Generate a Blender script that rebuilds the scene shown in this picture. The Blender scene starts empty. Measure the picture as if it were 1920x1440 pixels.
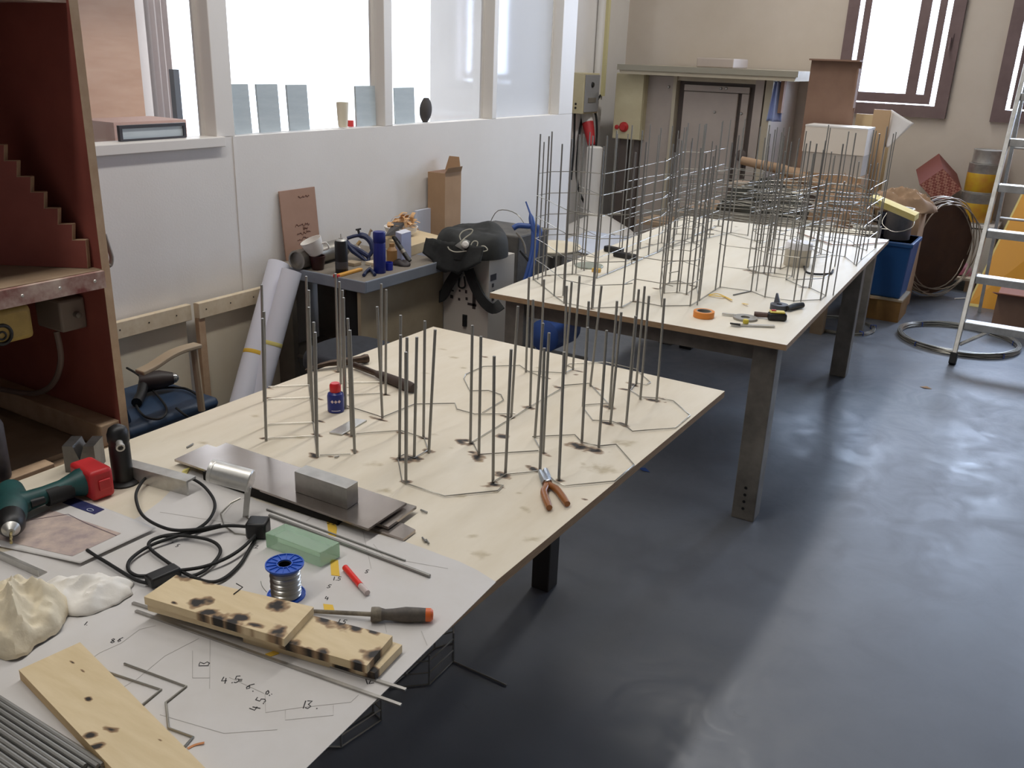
import bpy, math, random
from mathutils import Vector, Matrix, noise

random.seed(7)
S = bpy.context.scene
C = S.collection
R = math.radians

# ---------------------------------------------------------------- camera
FPX = 1683.7                       # focal length in pixels of the 1920 px wide frame
CAM = Vector((0.0, 0.0, 1.69))
RIGHT = Vector((0.84858, 0.52788, 0.03536))
DOWN = Vector((0.20942, -0.27379, -0.93871))
FWD = Vector((-0.48585, 0.80398, -0.34288))
cd = bpy.data.cameras.new('camera')
cam = bpy.data.objects.new('camera', cd)
C.objects.link(cam)
cd.sensor_width = 36.0
cd.lens = FPX / 1920 * 36.0
cd.clip_start = 0.02
cam.matrix_world = Matrix(((RIGHT.x, -DOWN.x, -FWD.x, CAM.x), (RIGHT.y, -DOWN.y, -FWD.y, CAM.y),
                           (RIGHT.z, -DOWN.z, -FWD.z, CAM.z), (0, 0, 0, 1)))
S.camera = cam

# ---------------------------------------------------------------- sky and exposure
w = bpy.data.worlds.new('sky')
S.world = w
w.use_nodes = True
w.node_tree.nodes['Background'].inputs[0].default_value = (0.86, 0.92, 1.0, 1)
w.node_tree.nodes['Background'].inputs[1].default_value = 4.0
S.view_settings.view_transform = 'Standard'
S.view_settings.look = 'None'
S.view_settings.gamma = 1.0
S.view_settings.use_curve_mapping = False
S.view_settings.exposure = 0.0


def area(name, loc, rot, sx, sy, power, col):
    d = bpy.data.lights.new(name, 'AREA')
    d.shape = 'RECTANGLE'
    d.size, d.size_y = sx, sy
    d.energy = power
    d.color = col
    o = bpy.data.objects.new(name, d)
    C.objects.link(o)
    o.location = loc
    o.rotation_euler = rot
    return o


XW, YB, ZC = -3.0, 8.9, 4.15       # partition face, back wall face, ceiling
# daylight: one area light in each window opening of the back wall, and in the big windows of the next room
BWIN = [(-2.03, -1.08), (-0.73, 0.22), (0.57, 1.52), (1.87, 2.82)]
for a, b in BWIN:
    area('daylight', ((a + b) / 2, YB + 0.35, 2.0), (R(90), 0, R(180)), b - a, 1.4, 165, (0.62, 0.76, 1.0))
area('daylight', (-5.75, 5.6, 1.7), (0, R(-90), 0), 2.6, 4.6, 160, (0.93, 0.96, 1.0))
# row of ceiling strip lights above the tables (their housings come with the ceiling)
for k, pw in enumerate((23, 29, 30, 31, 32)):
    area('strip_light', (-1.75, -0.6 + 2.0 * k, 4.0), (0, 0, 0), 0.22, 1.5, pw, (1.0, 0.97, 0.925))


# ---------------------------------------------------------------- pixel -> place on a known plane
def ray(px, py):
    return RIGHT * ((px - 960) / FPX) + DOWN * ((py - 720) / FPX) + FWD


def at(px, py, z):
    d = ray(px, py)
    return CAM + d * ((z - CAM.z) / d.z)


def atx(px, py, x):
    d = ray(px, py)
    return CAM + d * ((x - CAM.x) / d.x)


def aty(px, py, y):
    d = ray(px, py)
    return CAM + d * ((y - CAM.y) / d.y)


def above(base, px, py):
    """the point over the place `base` that is seen at the pixel"""
    d = ray(px, py)
    s = (d.x * (base.x - CAM.x) + d.y * (base.y - CAM.y)) / (d.x ** 2 + d.y ** 2)
    return CAM + d * s


# ---------------------------------------------------------------- mesh builder
class MB:
    def __init__(self):
        self.v, self.f = [], []

    def add(self, vs, fs):
        n = len(self.v)
        self.v += [Vector(p) for p in vs]
        self.f += [tuple(i + n for i in f) for f in fs]
        return self

    def box(self, lo, hi, M=None):
        x0, y0, z0 = lo
        x1, y1, z1 = hi
        vs = [Vector(p) for p in ((x0, y0, z0), (x1, y0, z0), (x1, y1, z0), (x0, y1, z0), (x0, y0, z1), (x1, y0, z1), (x1, y1, z1), (x0, y1, z1))]
        if M:
            vs = [M @ p for p in vs]
        return self.add(vs, [(0, 3, 2, 1), (4, 5, 6, 7), (0, 1, 5, 4), (1, 2, 6, 5), (2, 3, 7, 6), (3, 0, 4, 7)])

    def hexa(self, bot, top):
        """solid between a bottom and a top polygon of the same number of corners"""
        n = len(bot)
        fs = [tuple(reversed(range(n))), tuple(range(n, 2 * n))]
        fs += [(i, (i + 1) % n, n + (i + 1) % n, n + i) for i in range(n)]
        return self.add(list(bot) + list(top), fs)

    def slab(self, poly, th):
        """polygon (its top face, counter-clockwise seen from above) made th thick downwards"""
        top = [Vector(p) for p in poly]
        return self.hexa([p - Vector((0, 0, th)) for p in top], top)

    def tube(self, pts, r, n=8, closed=False, cap=True):
        pts = [Vector(p) for p in pts]
        m = len(pts)
        rs = r if isinstance(r, (list, tuple)) else [r] * m
        t0 = (pts[1] - pts[0]).normalized()
        u = t0.orthogonal().normalized()
        base = len(self.v)
        for i, p in enumerate(pts):
            a = pts[i - 1] if i > 0 else (pts[-1] if closed else None)
            b = pts[i + 1] if i < m - 1 else (pts[0] if closed else None)
            t = Vector((0, 0, 0))
            if a is not None:
                t += (p - a).normalized()
            if b is not None:
                t += (b - p).normalized()
            t = t.normalized() if t.length > 1e-6 else t0
            u = (u - t * u.dot(t))
            u = u.normalized() if u.length > 1e-6 else t.orthogonal().normalized()
            v = t.cross(u)
            for k in range(n):
                an = 2 * math.pi * k / n
                self.v.append(p + (u * math.cos(an) + v * math.sin(an)) * rs[i])
        for i in range(m if closed else m - 1):
            for k in range(n):
                a0, a1 = base + i * n, base + ((i + 1) % m) * n
                self.f.append((a0 + k, a0 + (k + 1) % n, a1 + (k + 1) % n, a1 + k))
        if cap and not closed:
            self.f.append(tuple(base + k for k in reversed(range(n))))
            self.f.append(tuple(base + (m - 1) * n + k for k in range(n)))
        return self

    def lathe(self, prof, o=(0, 0, 0), axis=(0, 0, 1), n=24, cap=True):
        """profile of (radius, height) turned about the axis through o"""
        o, ax = Vector(o), Vector(axis).normalized()
        u = ax.orthogonal().normalized()
        v = ax.cross(u)
        base = len(self.v)
        for r, h in prof:
            for k in range(n):
                an = 2 * math.pi * k / n
                self.v.append(o + ax * h + (u * math.cos(an) + v * math.sin(an)) * max(r, 1e-5))
        for i in range(len(prof) - 1):
            for k in range(n):
                a0, a1 = base + i * n, base + (i + 1) * n
                self.f.append((a0 + k, a0 + (k + 1) % n, a1 + (k + 1) % n, a1 + k))
        if cap:
            self.f.append(tuple(base + k for k in reversed(range(n))))
            self.f.append(tuple(base + (len(prof) - 1) * n + k for k in range(n)))
        return self

    def ribbon(self, pts, wd, th, up=(0, 0, 1)):
        """flat strip along the points, wd wide across, th thick"""
        pts = [Vector(p) for p in pts]
        up = Vector(up)
        base = len(self.v)
        m = len(pts)
        for i, p in enumerate(pts):
            t = (pts[min(i + 1, m - 1)] - pts[max(i - 1, 0)]).normalized()
            s = t.cross(up).normalized()
            nn = s.cross(t).normalized()
            for a, b in ((-1, 0), (1, 0), (1, 1), (-1, 1)):
                self.v.append(p + s * (a * wd / 2) + nn * (b * th))
        for i in range(m - 1):
            a, b = base + 4 * i, base + 4 * i + 4
            for k in range(4):
                self.f.append((a + k, a + (k + 1) % 4, b + (k + 1) % 4, b + k))
        self.f.append((base + 3, base + 2, base + 1, base))
        e = base + 4 * (m - 1)
        self.f.append((e, e + 1, e + 2, e + 3))
        return self

    def grid(self, nu, nv, fn, closed_u=False):
        base = len(self.v)
        for j in range(nv + 1):
            for i in range(nu + (0 if closed_u else 1)):
                self.v.append(Vector(fn(i / nu, j / nv)))
        W = nu if closed_u else nu + 1
        for j in range(nv):
            for i in range(nu):
                a = base + j * W + i
                b = base + j * W + (i + 1) % W
                self.f.append((a, b, b + W, a + W))
        return self

    def mesh(self, name, off):
        me = bpy.data.meshes.new(name)
        me.from_pydata([p - off for p in self.v], [], self.f)
        me.validate()
        return me


def finish(o, mat, smooth, bevel, solid):
    if mat is not None:
        o.data.materials.append(mat)
    if smooth:
        o.data.shade_smooth()
        o.data.set_sharp_from_angle(angle=R(38))
    if solid:
        m = o.modifiers.new('thick', 'SOLIDIFY')
        m.thickness = solid
        m.offset = 0
    if bevel:
        m = o.modifiers.new('edge', 'BEVEL')
        m.width = bevel
        m.segments = 2
        m.limit_method = 'ANGLE'
    return o


def tag(o, label, cat, group=None, kind=None):
    if label:
        o['label'] = label
    if cat:
        o['category'] = cat
    if group:
        o['group'] = group
    if kind:
        o['kind'] = kind
    return o


def thing(name, loc, label, cat, group=None):
    o = bpy.data.objects.new(name, None)
    o.empty_display_size = 0.05
    C.objects.link(o)
    o.location = loc
    return tag(o, label, cat, group)


def offset_of(o):
    p = Vector((0, 0, 0))
    while o:
        p += o.location
        o = o.parent
    return p


def part(parent, name, mb, mat, smooth=True, bevel=0, solid=0, label=None, kind=None):
    o = bpy.data.objects.new(name, mb.mesh(name, offset_of(parent)))
    C.objects.link(o)
    o.parent = parent
    finish(o, mat, smooth, bevel, solid)
    return tag(o, label, None, None, kind)


def solo(name, mb, mat, label, cat, group=None, smooth=True, bevel=0, solid=0, kind=None):
    lo = Vector((min(p.x for p in mb.v), min(p.y for p in mb.v), min(p.z for p in mb.v)))
    hi = Vector((max(p.x for p in mb.v), max(p.y for p in mb.v), max(p.z for p in mb.v)))
    off = Vector(((lo.x + hi.x) / 2, (lo.y + hi.y) / 2, lo.z))
    o = bpy.data.objects.new(name, mb.mesh(name, off))
    o.location = off
    C.objects.link(o)
    finish(o, mat, smooth, bevel, solid)
    return tag(o, label, cat, group, kind)


def struct(name, mb, mat, smooth=False, bevel=0, label=None):
    o = solo(name, mb, mat, label, None, smooth=smooth, bevel=bevel)
    o['kind'] = 'structure'
    return o


def frame(o, xd, zd=(0, 0, 1)):
    """matrix with its origin at o, x along xd, z near zd"""
    x = Vector(xd).normalized()
    z = Vector(zd)
    z = (z - x * z.dot(x)).normalized()
    y = z.cross(x)
    M = Matrix((x, y, z)).transposed().to_4x4()
    M.translation = Vector(o)
    return M


def smooth_path(pts, k=6, closed=False):
    """Catmull-Rom through the points"""
    pts = [Vector(p) for p in pts]
    n = len(pts)
    out = []
    for i in range(n if closed else n - 1):
        if closed:
            p0, p1, p2, p3 = pts[i - 1], pts[i], pts[(i + 1) % n], pts[(i + 2) % n]
        else:
            p0, p1, p2, p3 = pts[max(i - 1, 0)], pts[i], pts[i + 1], pts[min(i + 2, n - 1)]
        for j in range(k):
            t = j / k
            out.append(0.5 * ((2 * p1) + (p2 - p0) * t + (2 * p0 - 5 * p1 + 4 * p2 - p3) * t * t + (3 * p1 - p0 - 3 * p2 + p3) * t ** 3))
    if not closed:
        out.append(pts[-1])
    return out


# ---------------------------------------------------------------- materials
def lin(c):
    return tuple(((x / 255) / 12.92 if x / 255 <= 0.04045 else (((x / 255) + 0.055) / 1.055) ** 2.4) for x in c)


def mat(name, rgb, rough=0.6, metal=0.0, var=None, vscale=6.0, vamt=0.5, bump=0.0, bscale=60.0, stretch=None, emit=0, spec=0.5):
    """principled material: colour rgb (sRGB 0-255), blended towards `var` by noise, optional noise bump"""
    m = bpy.data.materials.new(name)
    m.use_nodes = True
    nt = m.node_tree
    b = nt.nodes['Principled BSDF']
    b.inputs['Roughness'].default_value = rough
    b.inputs['Metallic'].default_value = metal
    b.inputs['Specular IOR Level'].default_value = spec
    col = lin(rgb) + (1,)
    b.inputs['Base Color'].default_value = col
    tc = None
    if var or bump:
        tc = nt.nodes.new('ShaderNodeTexCoord')
        src = tc.outputs['Object']
        if stretch:
            mp = nt.nodes.new('ShaderNodeMapping')
            mp.inputs['Scale'].default_value = stretch
            nt.links.new(src, mp.inputs[0])
            src = mp.outputs[0]
    if var:
        n = nt.nodes.new('ShaderNodeTexNoise')
        n.inputs['Scale'].default_value = vscale
        n.inputs['Detail'].default_value = 6
        n.inputs['Roughness'].default_value = 0.62
        nt.links.new(src, n.inputs['Vector'])
        rp = nt.nodes.new('ShaderNodeValToRGB')
        rp.color_ramp.elements[0].position = 0.5 - 0.28 * (1.2 - vamt)
        rp.color_ramp.elements[1].position = 0.5 + 0.28 * (1.2 - vamt)
        rp.color_ramp.elements[0].color = col
        rp.color_ramp.elements[1].color = lin(var) + (1,)
        nt.links.new(n.outputs['Fac'], rp.inputs[0])
        nt.links.new(rp.outputs[0], b.inputs['Base Color'])
    if bump:
        n2 = nt.nodes.new('ShaderNodeTexNoise')
        n2.inputs['Scale'].default_value = bscale
        n2.inputs['Detail'].default_value = 4
        nt.links.new(src, n2.inputs['Vector'])
        bp = nt.nodes.new('ShaderNodeBump')
        bp.inputs['Strength'].default_value = bump
        bp.inputs['Distance'].default_value = 0.01
        nt.links.new(n2.outputs['Fac'], bp.inputs['Height'])
        nt.links.new(bp.outputs[0], b.inputs['Normal'])
    if emit:
        b.inputs['Emission Color'].default_value = col
        b.inputs['Emission Strength'].default_value = emit
    return m


def with_attr(m, attr, rgb, lo=0.15, hi=0.7, halo=None):
    """lay colour rgb over a material where the mesh's own stain attribute is high (burns, stains, prints)"""
    nt = m.node_tree
    b = nt.nodes['Principled BSDF']
    a = nt.nodes.new('ShaderNodeAttribute')
    a.attribute_name = attr
    n = nt.nodes.new('ShaderNodeTexNoise')
    n.inputs['Scale'].default_value = 90
    n.inputs['Detail'].default_value = 3
    tc = nt.nodes.new('ShaderNodeTexCoord')
    nt.links.new(tc.outputs['Object'], n.inputs['Vector'])
    mt = nt.nodes.new('ShaderNodeMath')
    mt.operation = 'MULTIPLY_ADD'
    mt.inputs[1].default_value = 0.5
    mt.inputs[2].default_value = -0.25
    nt.links.new(n.outputs['Fac'], mt.inputs[0])
    ad = nt.nodes.new('ShaderNodeMath')
    ad.operation = 'MULTIPLY_ADD'
    ad.inputs[1].default_value = 1.0
    nt.links.new(a.outputs['Fac'], ad.inputs[0])
    m2 = nt.nodes.new('ShaderNodeMath')
    m2.operation = 'MULTIPLY'
    nt.links.new(mt.outputs[0], m2.inputs[0])
    nt.links.new(a.outputs['Fac'], m2.inputs[1])
    nt.links.new(m2.outputs[0], ad.inputs[2])
    src = b.inputs['Base Color'].links[0].from_socket if b.inputs['Base Color'].links else None
    for k, (f0, f1) in enumerate(((0.0, 0.45), (0.3, 1.0)) if halo else ((0.0, 1.0),)):
        mr = nt.nodes.new('ShaderNodeMapRange')
        mr.interpolation_type = 'SMOOTHSTEP'
        mr.inputs[1].default_value = lo + (hi - lo) * f0
        mr.inputs[2].default_value = lo + (hi - lo) * f1
        nt.links.new(ad.outputs[0], mr.inputs[0])
        if halo and k == 0:
            mr.inputs[4].default_value = 0.75
        mx = nt.nodes.new('ShaderNodeMix')
        mx.data_type = 'RGBA'
        nt.links.new(mr.outputs[0], mx.inputs['Factor'])
        if src:
            nt.links.new(src, mx.inputs[6])
        else:
            mx.inputs[6].default_value = b.inputs['Base Color'].default_value
        mx.inputs[7].default_value = lin(halo if (halo and k == 0) else rgb) + (1,)
        src = mx.outputs[2]
    nt.links.new(src, b.inputs['Base Color'])
    return m


def set_attr(o, attr, fn):
    """per-vertex value fn(world position) stored as a float attribute"""
    off = offset_of(o)
    a = o.data.attributes.new(attr, 'FLOAT', 'POINT')
    a.data.foreach_set('value', [fn(v.co + off) for v in o.data.vertices])


def clear_pane(name, tint, dirt):
    m = bpy.data.materials.new(name)
    m.use_nodes = True
    nt = m.node_tree
    nt.nodes.clear()
    out = nt.nodes.new('ShaderNodeOutputMaterial')
    tr = nt.nodes.new('ShaderNodeBsdfTransparent')
    tr.inputs[0].default_value = tint + (1,)
    gl = nt.nodes.new('ShaderNodeBsdfGlossy')
    gl.inputs['Roughness'].default_value = 0.05
    df = nt.nodes.new('ShaderNodeBsdfDiffuse')
    df.inputs[0].default_value = (0.75, 0.76, 0.78, 1)
    m1 = nt.nodes.new('ShaderNodeMixShader')
    m2 = nt.nodes.new('ShaderNodeMixShader')
    m1.inputs[0].default_value = 0.05
    nt.links.new(tr.outputs[0], m1.inputs[1])
    nt.links.new(gl.outputs[0], m1.inputs[2])
    m2.inputs[0].default_value = dirt
    nt.links.new(m1.outputs[0], m2.inputs[1])
    nt.links.new(df.outputs[0], m2.inputs[2])
    nt.links.new(m2.outputs[0], out.inputs[0])
    return m


M = {}
M['wall'] = mat('white_wall_paint', (234, 231, 227), 0.75, var=(226, 222, 217), vscale=1.2, bump=0.04, bscale=120)
M['backwall'] = mat('cream_wall_paint', (206, 195, 182), 0.8, var=(196, 184, 169), vscale=1.5)
M['white'] = mat('white_gloss_paint', (228, 224, 218), 0.5)
M['ceil'] = mat('ceiling_paint', (168, 164, 158), 0.9)
M['ply'] = mat('pale_plywood', (222, 208, 178), 0.62, var=(206, 189, 156), vscale=2.2, vamt=0.45, stretch=(1, 6, 1), bump=0.02, bscale=40)
M['plyedge'] = mat('plywood_edge', (186, 156, 122), 0.75, var=(160, 130, 98), vscale=30, stretch=(1, 1, 12))
M['pine'] = mat('pine_wood', (226, 212, 186), 0.6, var=(212, 194, 164), vscale=3, stretch=(1, 8, 8))
M['wood'] = mat('beech_board', (222, 194, 146), 0.6, var=(205, 173, 124), vscale=4, stretch=(3, 3, 20))
M['steel'] = mat('bright_steel', (186, 182, 176), 0.36, 0.75, var=(150, 147, 141), vscale=14)
M['rod'] = mat('steel_rod', (148, 147, 143), 0.45, 0.6)
M['wire'] = mat('steel_wire', (160, 157, 148), 0.33, 0.75)
M['alu'] = mat('aluminium', (208, 207, 203), 0.38, 0.7, var=(180, 178, 172), vscale=20)
M['dark'] = mat('black_plastic', (24, 24, 25), 0.45)
M['rubber'] = mat('black_rubber', (22, 22, 22), 0.7)
M['paper'] = mat('white_paper', (214, 211, 209), 0.8, var=(205, 201, 196), vscale=5)
M['card'] = mat('cardboard', (182, 150, 118), 0.85, var=(164, 132, 100), vscale=3)
M['cardd'] = mat('brown_cardboard', (146, 116, 97), 0.85, var=(128, 99, 82), vscale=3)
M['kraft'] = mat('kraft_paper', (172, 143, 114), 0.8, var=(148, 119, 92), vscale=5)
M['greytable'] = mat('grey_steel_table', (150, 144, 134), 0.5, 0.3, var=(98, 93, 86), vscale=5)
# ================================================================ the room
def floor_mat():
    m = mat('grey_floor_paint', (112, 116, 124), 0.32, var=(94, 98, 105), vscale=1.1, vamt=0.35)
    nt = m.node_tree
    b = nt.nodes['Principled BSDF']
    tc = nt.nodes.new('ShaderNodeTexCoord')
    n = nt.nodes.new('ShaderNodeTexNoise')
    n.inputs['Scale'].default_value = 5.0
    n.inputs['Detail'].default_value = 9
    n.inputs['Roughness'].default_value = 0.7
    n.inputs['Distortion'].default_value = 1.2
    nt.links.new(tc.outputs['Object'], n.inputs['Vector'])
    mr = nt.nodes.new('ShaderNodeMapRange')
    mr.inputs[1].default_value = 0.3
    mr.inputs[2].default_value = 0.7
    mr.inputs[3].default_value = 0.30
    mr.inputs[4].default_value = 0.55
    nt.links.new(n.outputs['Fac'], mr.inputs[0])
    nt.links.new(mr.outputs[0], b.inputs['Roughness'])
    # dark scuffs
    n3 = nt.nodes.new('ShaderNodeTexNoise')
    n3.inputs['Scale'].default_value = 9.0
    n3.inputs['Detail'].default_value = 8
    n3.inputs['Roughness'].default_value = 0.75
    n3.inputs['Distortion'].default_value = 2.0
    nt.links.new(tc.outputs['Object'], n3.inputs['Vector'])
    r3 = nt.nodes.new('ShaderNodeMapRange')
    r3.inputs[1].default_value = 0.63
    r3.inputs[2].default_value = 0.74
    r3.inputs[4].default_value = 0.45
    nt.links.new(n3.outputs['Fac'], r3.inputs[0])
    mx = nt.nodes.new('ShaderNodeMix')
    mx.data_type = 'RGBA'
    nt.links.new(r3.outputs[0], mx.inputs['Factor'])
    nt.links.new(b.inputs['Base Color'].links[0].from_socket, mx.inputs[6])
    mx.inputs[7].default_value = lin((78, 78, 82)) + (1,)
    nt.links.new(mx.outputs[2], b.inputs['Base Color'])
    return m


M['floor'] = floor_mat()
struct('floor', MB().box((-6, -4, -0.1), (4.2, 9.2, 0)), M['floor'])
struct('ceiling', MB().box((-6, -4, ZC), (4.2, 9.2, ZC + 0.1)), M['ceil'])
struct('wall_right', MB().box((4.0, -4, 0), (4.15, YB, ZC)), M['backwall'])
struct('wall_front', MB().box((-6, -4.15, 0), (4.15, -4, ZC)), M['wall'])

ZS = 1.336                          # sill of the partition windows
ZT = 2.75                           # their head
lower = MB().box((XW - 0.08, -4, 0), (XW, 5.62, ZS))
struct('wall_left', lower, M['wall'])
struct('wall_left_upper', MB().box((XW - 0.08, -4, ZT), (XW, 5.62, ZC)), M['wall'])
posts = [(0.9, 1.0), (2.574, 2.671), (3.64, 3.703), (4.623, 4.669), (5.43, 5.62)]
for k, (a, b) in enumerate(posts):
    struct('trim_%d' % (k + 1), MB().box((XW - 0.08, a, ZS), (XW, b, ZT)), M['white'], bevel=0.003)
struct('trim_6', MB().box((XW - 0.085, 1.0, ZS - 0.035), (XW + 0.022, 2.60, ZS + 0.004)), M['white'], bevel=0.003)
struct('trim_7', MB().box((XW, 2.655, 0.3), (XW + 0.003, 2.672, ZS)), M['wall'])
M['pane'] = clear_pane('hazy_window_glass', (0.97, 0.98, 1.0), 0.05)
M['frost'] = clear_pane('milky_window_film', (0.9, 0.92, 0.95), 0.45)
for k, (a, b) in enumerate(zip(posts[:-1], posts[1:])):
    e = tag(bpy.data.objects.new('window_%d' % (k + 1), None), None, None, kind='structure')
    C.objects.link(e)
    e.location = (XW - 0.07, (a[1] + b[0]) / 2, ZS)
    part(e, 'pane', MB().box((XW - 0.074, a[1], ZS), (XW - 0.070, b[0], ZT)), M['frost' if k == 3 else 'pane'], smooth=False)
    part(e, 'bead', MB().box((XW - 0.080, b[0] - 0.018, ZS), (XW - 0.066, b[0], ZT)), M['white'], smooth=False)

# the corner beyond the partition and the next room behind it
struct('wall_return', MB().box((-4.06, 5.54, 0), (XW - 0.081, 5.62, ZC)), M['wall'])
struct('wall_corner', MB().box((-4.14, 5.54, 0), (-4.06, 8.2, ZC)), M['wall'])
struct('wall_corner_recess', MB().box((-4.25, 8.2, 0), (-4.17, YB, ZC)), M['wall'])
struct('wall_outer', MB().box((-5.7, -4, 0), (-5.6, 4.33, ZC)).box((-5.7, 4.33, 0), (-5.6, YB, 0.35)).box((-5.7, 4.33, 3.1), (-5.6, YB, ZC)), M['wall'])
struct('wall_back', MB().box((-6, YB, 0), (4.15, YB + 0.2, 1.31)).box((-6, YB, 2.75), (4.15, YB + 0.2, ZC)).box((-6, YB, 1.31), (BWIN[0][0], YB + 0.2, 2.75))
       .box((BWIN[0][1], YB, 1.31), (BWIN[1][0], YB + 0.2, 2.75)).box((BWIN[1][1], YB, 1.31), (BWIN[2][0], YB + 0.2, 2.75))
       .box((BWIN[2][1], YB, 1.31), (BWIN[3][0], YB + 0.2, 2.75)).box((BWIN[3][1], YB, 1.31), (4.15, YB + 0.2, 2.75)), M['backwall'])
M['winframe'] = mat('brown_window_frame', (118, 98, 96), 0.45, var=(104, 84, 82), vscale=8)
for k, (a, b) in enumerate(BWIN):
    e = tag(bpy.data.objects.new('window_%d' % (k + 5), None), None, None, kind='structure')
    C.objects.link(e)
    e.location = ((a + b) / 2, YB, 1.31)
    z0, z1, d = 1.31, 2.75, 0.10
    fr = MB()
    for lo, hi in (((a, z0), (a + d, z1)), ((b - d, z0), (b, z1)), ((a + d, z0), (b - d, z0 + d)), ((a + d, z1 - d), (b - d, z1))):
        fr.box((lo[0], YB - 0.05, lo[1]), (hi[0], YB + 0.1, hi[1]))
    part(e, 'frame', fr, M['winframe'], smooth=False)
    sa = MB()
    s0, s1, q = a + d + 0.03, b - d - 0.05, 0.06
    for lo, hi in (((s0, z0 + d + 0.01), (s0 + q, z1 - d - 0.01)), ((s1 - q, z0 + d + 0.01), (s1, z1 - d - 0.01)), ((s0 + q, z0 + d + 0.01), (s1 - q, z0 + d + 0.09)), ((s0 + q, z1 - d - 0.07), (s1 - q, z1 - d - 0.01))):
        sa.box((lo[0], YB + 0.0, lo[1]), (hi[0], YB + 0.06, hi[1]))
    part(e, 'sash', sa, M['winframe'], smooth=False)
    xm = a + 0.62 * (b - a)
    part(e, 'mullion', MB().box((xm, YB - 0.0, z0 + d + 0.09), (xm + 0.09, YB + 0.065, z1 - d - 0.07)), M['winframe'], smooth=False)
    part(e, 'pane', MB().box((s0 + q, YB + 0.02, z0 + d + 0.09), (xm, YB + 0.024, z1 - d - 0.07)), M['pane'], smooth=False)
    part(e, 'pane', MB().box((xm + 0.09, YB + 0.02, z0 + d + 0.09), (s1 - q, YB + 0.024, z1 - d - 0.07)), M['pane'], smooth=False)
    hn = MB().box((b - d + 0.02, YB - 0.065, 1.9), (b - d + 0.05, YB - 0.05, 2.0)).tube([(b - d + 0.035, YB - 0.06, 1.96), (b - d + 0.035, YB - 0.09, 1.96), (b - d + 0.035, YB - 0.09, 1.86)], 0.008)
    part(e, 'handle', hn, M['winframe'])

# strip light housings on the ceiling
for k in range(5):
    y = -0.6 + 2.0 * k
    t = thing('strip_light', (-1.75, y, 4.03), 'long white strip light hanging under the ceiling, one of the row above the tables', 'ceiling light', 'strip lights in a row above the tables')
    part(t, 'housing', MB().box((-1.87, y - 0.76, 4.03), (-1.63, y + 0.76, 4.1)), M['white'], smooth=False)
    for q in (-0.5, 0.5):
        part(t, 'hanger', MB().tube([(-1.75, y + q, 4.1), (-1.75, y + q, ZC)], 0.006), M['steel'])

# ---------------------------------------------------------------- things seen through the partition windows
M['boothply'] = mat('reddish_plywood', (222, 182, 152), 0.7, var=(208, 164, 132), vscale=3, stretch=(1, 1, 5))
p0, p1 = atx(150, 260, -4.0), atx(277, 255, -4.0)
solo('plywood_panel', MB().box((-4.02, p0.y, 0.4), (-4.0, p1.y, 2.6)), M['boothply'], 'large reddish plywood panel standing behind the leftmost partition window', 'panel')
cv = MB()
y0, y1 = atx(278, 100, -5.4).y, atx(318, 100, -5.4).y
cv.grid(24, 2, lambda u, v: (-5.4 + 0.03 * math.sin(u * 22), y0 + (y1 - y0) * u, 0.5 + 2.3 * v))
solo('curtain', cv, mat('white_curtain', (232, 220, 216), 0.9), 'pale curtain hanging beside the bright window of the next room', 'curtain', solid=0.004)
c = atx(334, 222, -4.6)
sk = MB().box((-4.62, c.y - 0.02, 0), (-4.58, c.y + 0.02, atx(327, 130, -4.6).z))
solo('post', sk, mat('slate_post', (110, 118, 128), 0.6), 'thin grey post standing in the next room beside the curtain', 'post')
M['sample'] = mat('grey_blue_card', (196, 206, 210), 0.7, var=(178, 190, 196), vscale=4, stretch=(1, 1, 6))


def sill_card(px0, px1, pyt, pyb, label, lean=0.0):
    a, b = atx(px0, pyb, XW - 0.035), atx(px1, pyb, XW - 0.035)
    h = atx((px0 + px1) / 2, pyt, XW - 0.035).z - ZS
    zz = ZS + 0.0045
    bot = [(XW - 0.04, a.y, zz), (XW - 0.03, a.y, zz), (XW - 0.03, b.y, zz), (XW - 0.04, b.y, zz)]
    top = [(XW - 0.05, a.y + lean, zz + h), (XW - 0.04, a.y + lean, zz + h), (XW - 0.04, b.y + lean, zz + h), (XW - 0.05, b.y + lean, zz + h)]
    return solo('sample_card', MB().hexa(bot, top), M['sample'], label, 'card', 'grey cards on the partition sill', smooth=False)


sill_card(441, 472, 160, 247, 'pale grey card on the partition sill, close against the second window post')
sill_card(487, 526, 160, 246, 'pale grey card on the partition sill, second from the left')
sill_card(543, 580, 161, 245, 'pale grey card on the partition sill, third from the left')
sill_card(668, 704, 163, 238, 'pale grey card on the partition sill beside the cream beaker', 0.006)
sill_card(741, 777, 166, 234, 'pale grey card on the partition sill beside the dark upright stone', 0.004)
c = atx(643, 236, XW - 0.04)
solo('beaker', MB().lathe([(0.022, 0), (0.026, 0.05), (0.029, 0.115), (0.025, 0.115), (0.022, 0.01)], (XW - 0.04, c.y, ZS + 0.0045)), mat('cream_plastic', (226, 218, 196), 0.5), 'cream beaker standing on the partition sill between the grey cards', 'beaker')
c = atx(659, 236, XW - 0.04)
solo('bottle_cap', MB().lathe([(0.016, 0), (0.016, 0.026), (0.013, 0.03)], (XW - 0.045, c.y, ZS + 0.0045)), mat('red_cap_plastic', (205, 60, 60), 0.5), 'small red bottle cap on the partition sill beside the cream beaker', 'cup')  # loose red bottle cap
c = atx(797, 231, XW - 0.04)
st = MB()
st.grid(14, 10, lambda u, v: (XW - 0.04 + 0.026 * math.sin(math.pi * min(max(v, .03), .97)) ** 0.4 * math.cos(2 * math.pi * u),
                              c.y + (0.044 * math.sin(math.pi * min(max(v, .03), .97)) ** 0.4) * math.sin(2 * math.pi * u) + 0.01 * v, ZS + 0.003 + 0.125 * v), closed_u=True)
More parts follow.
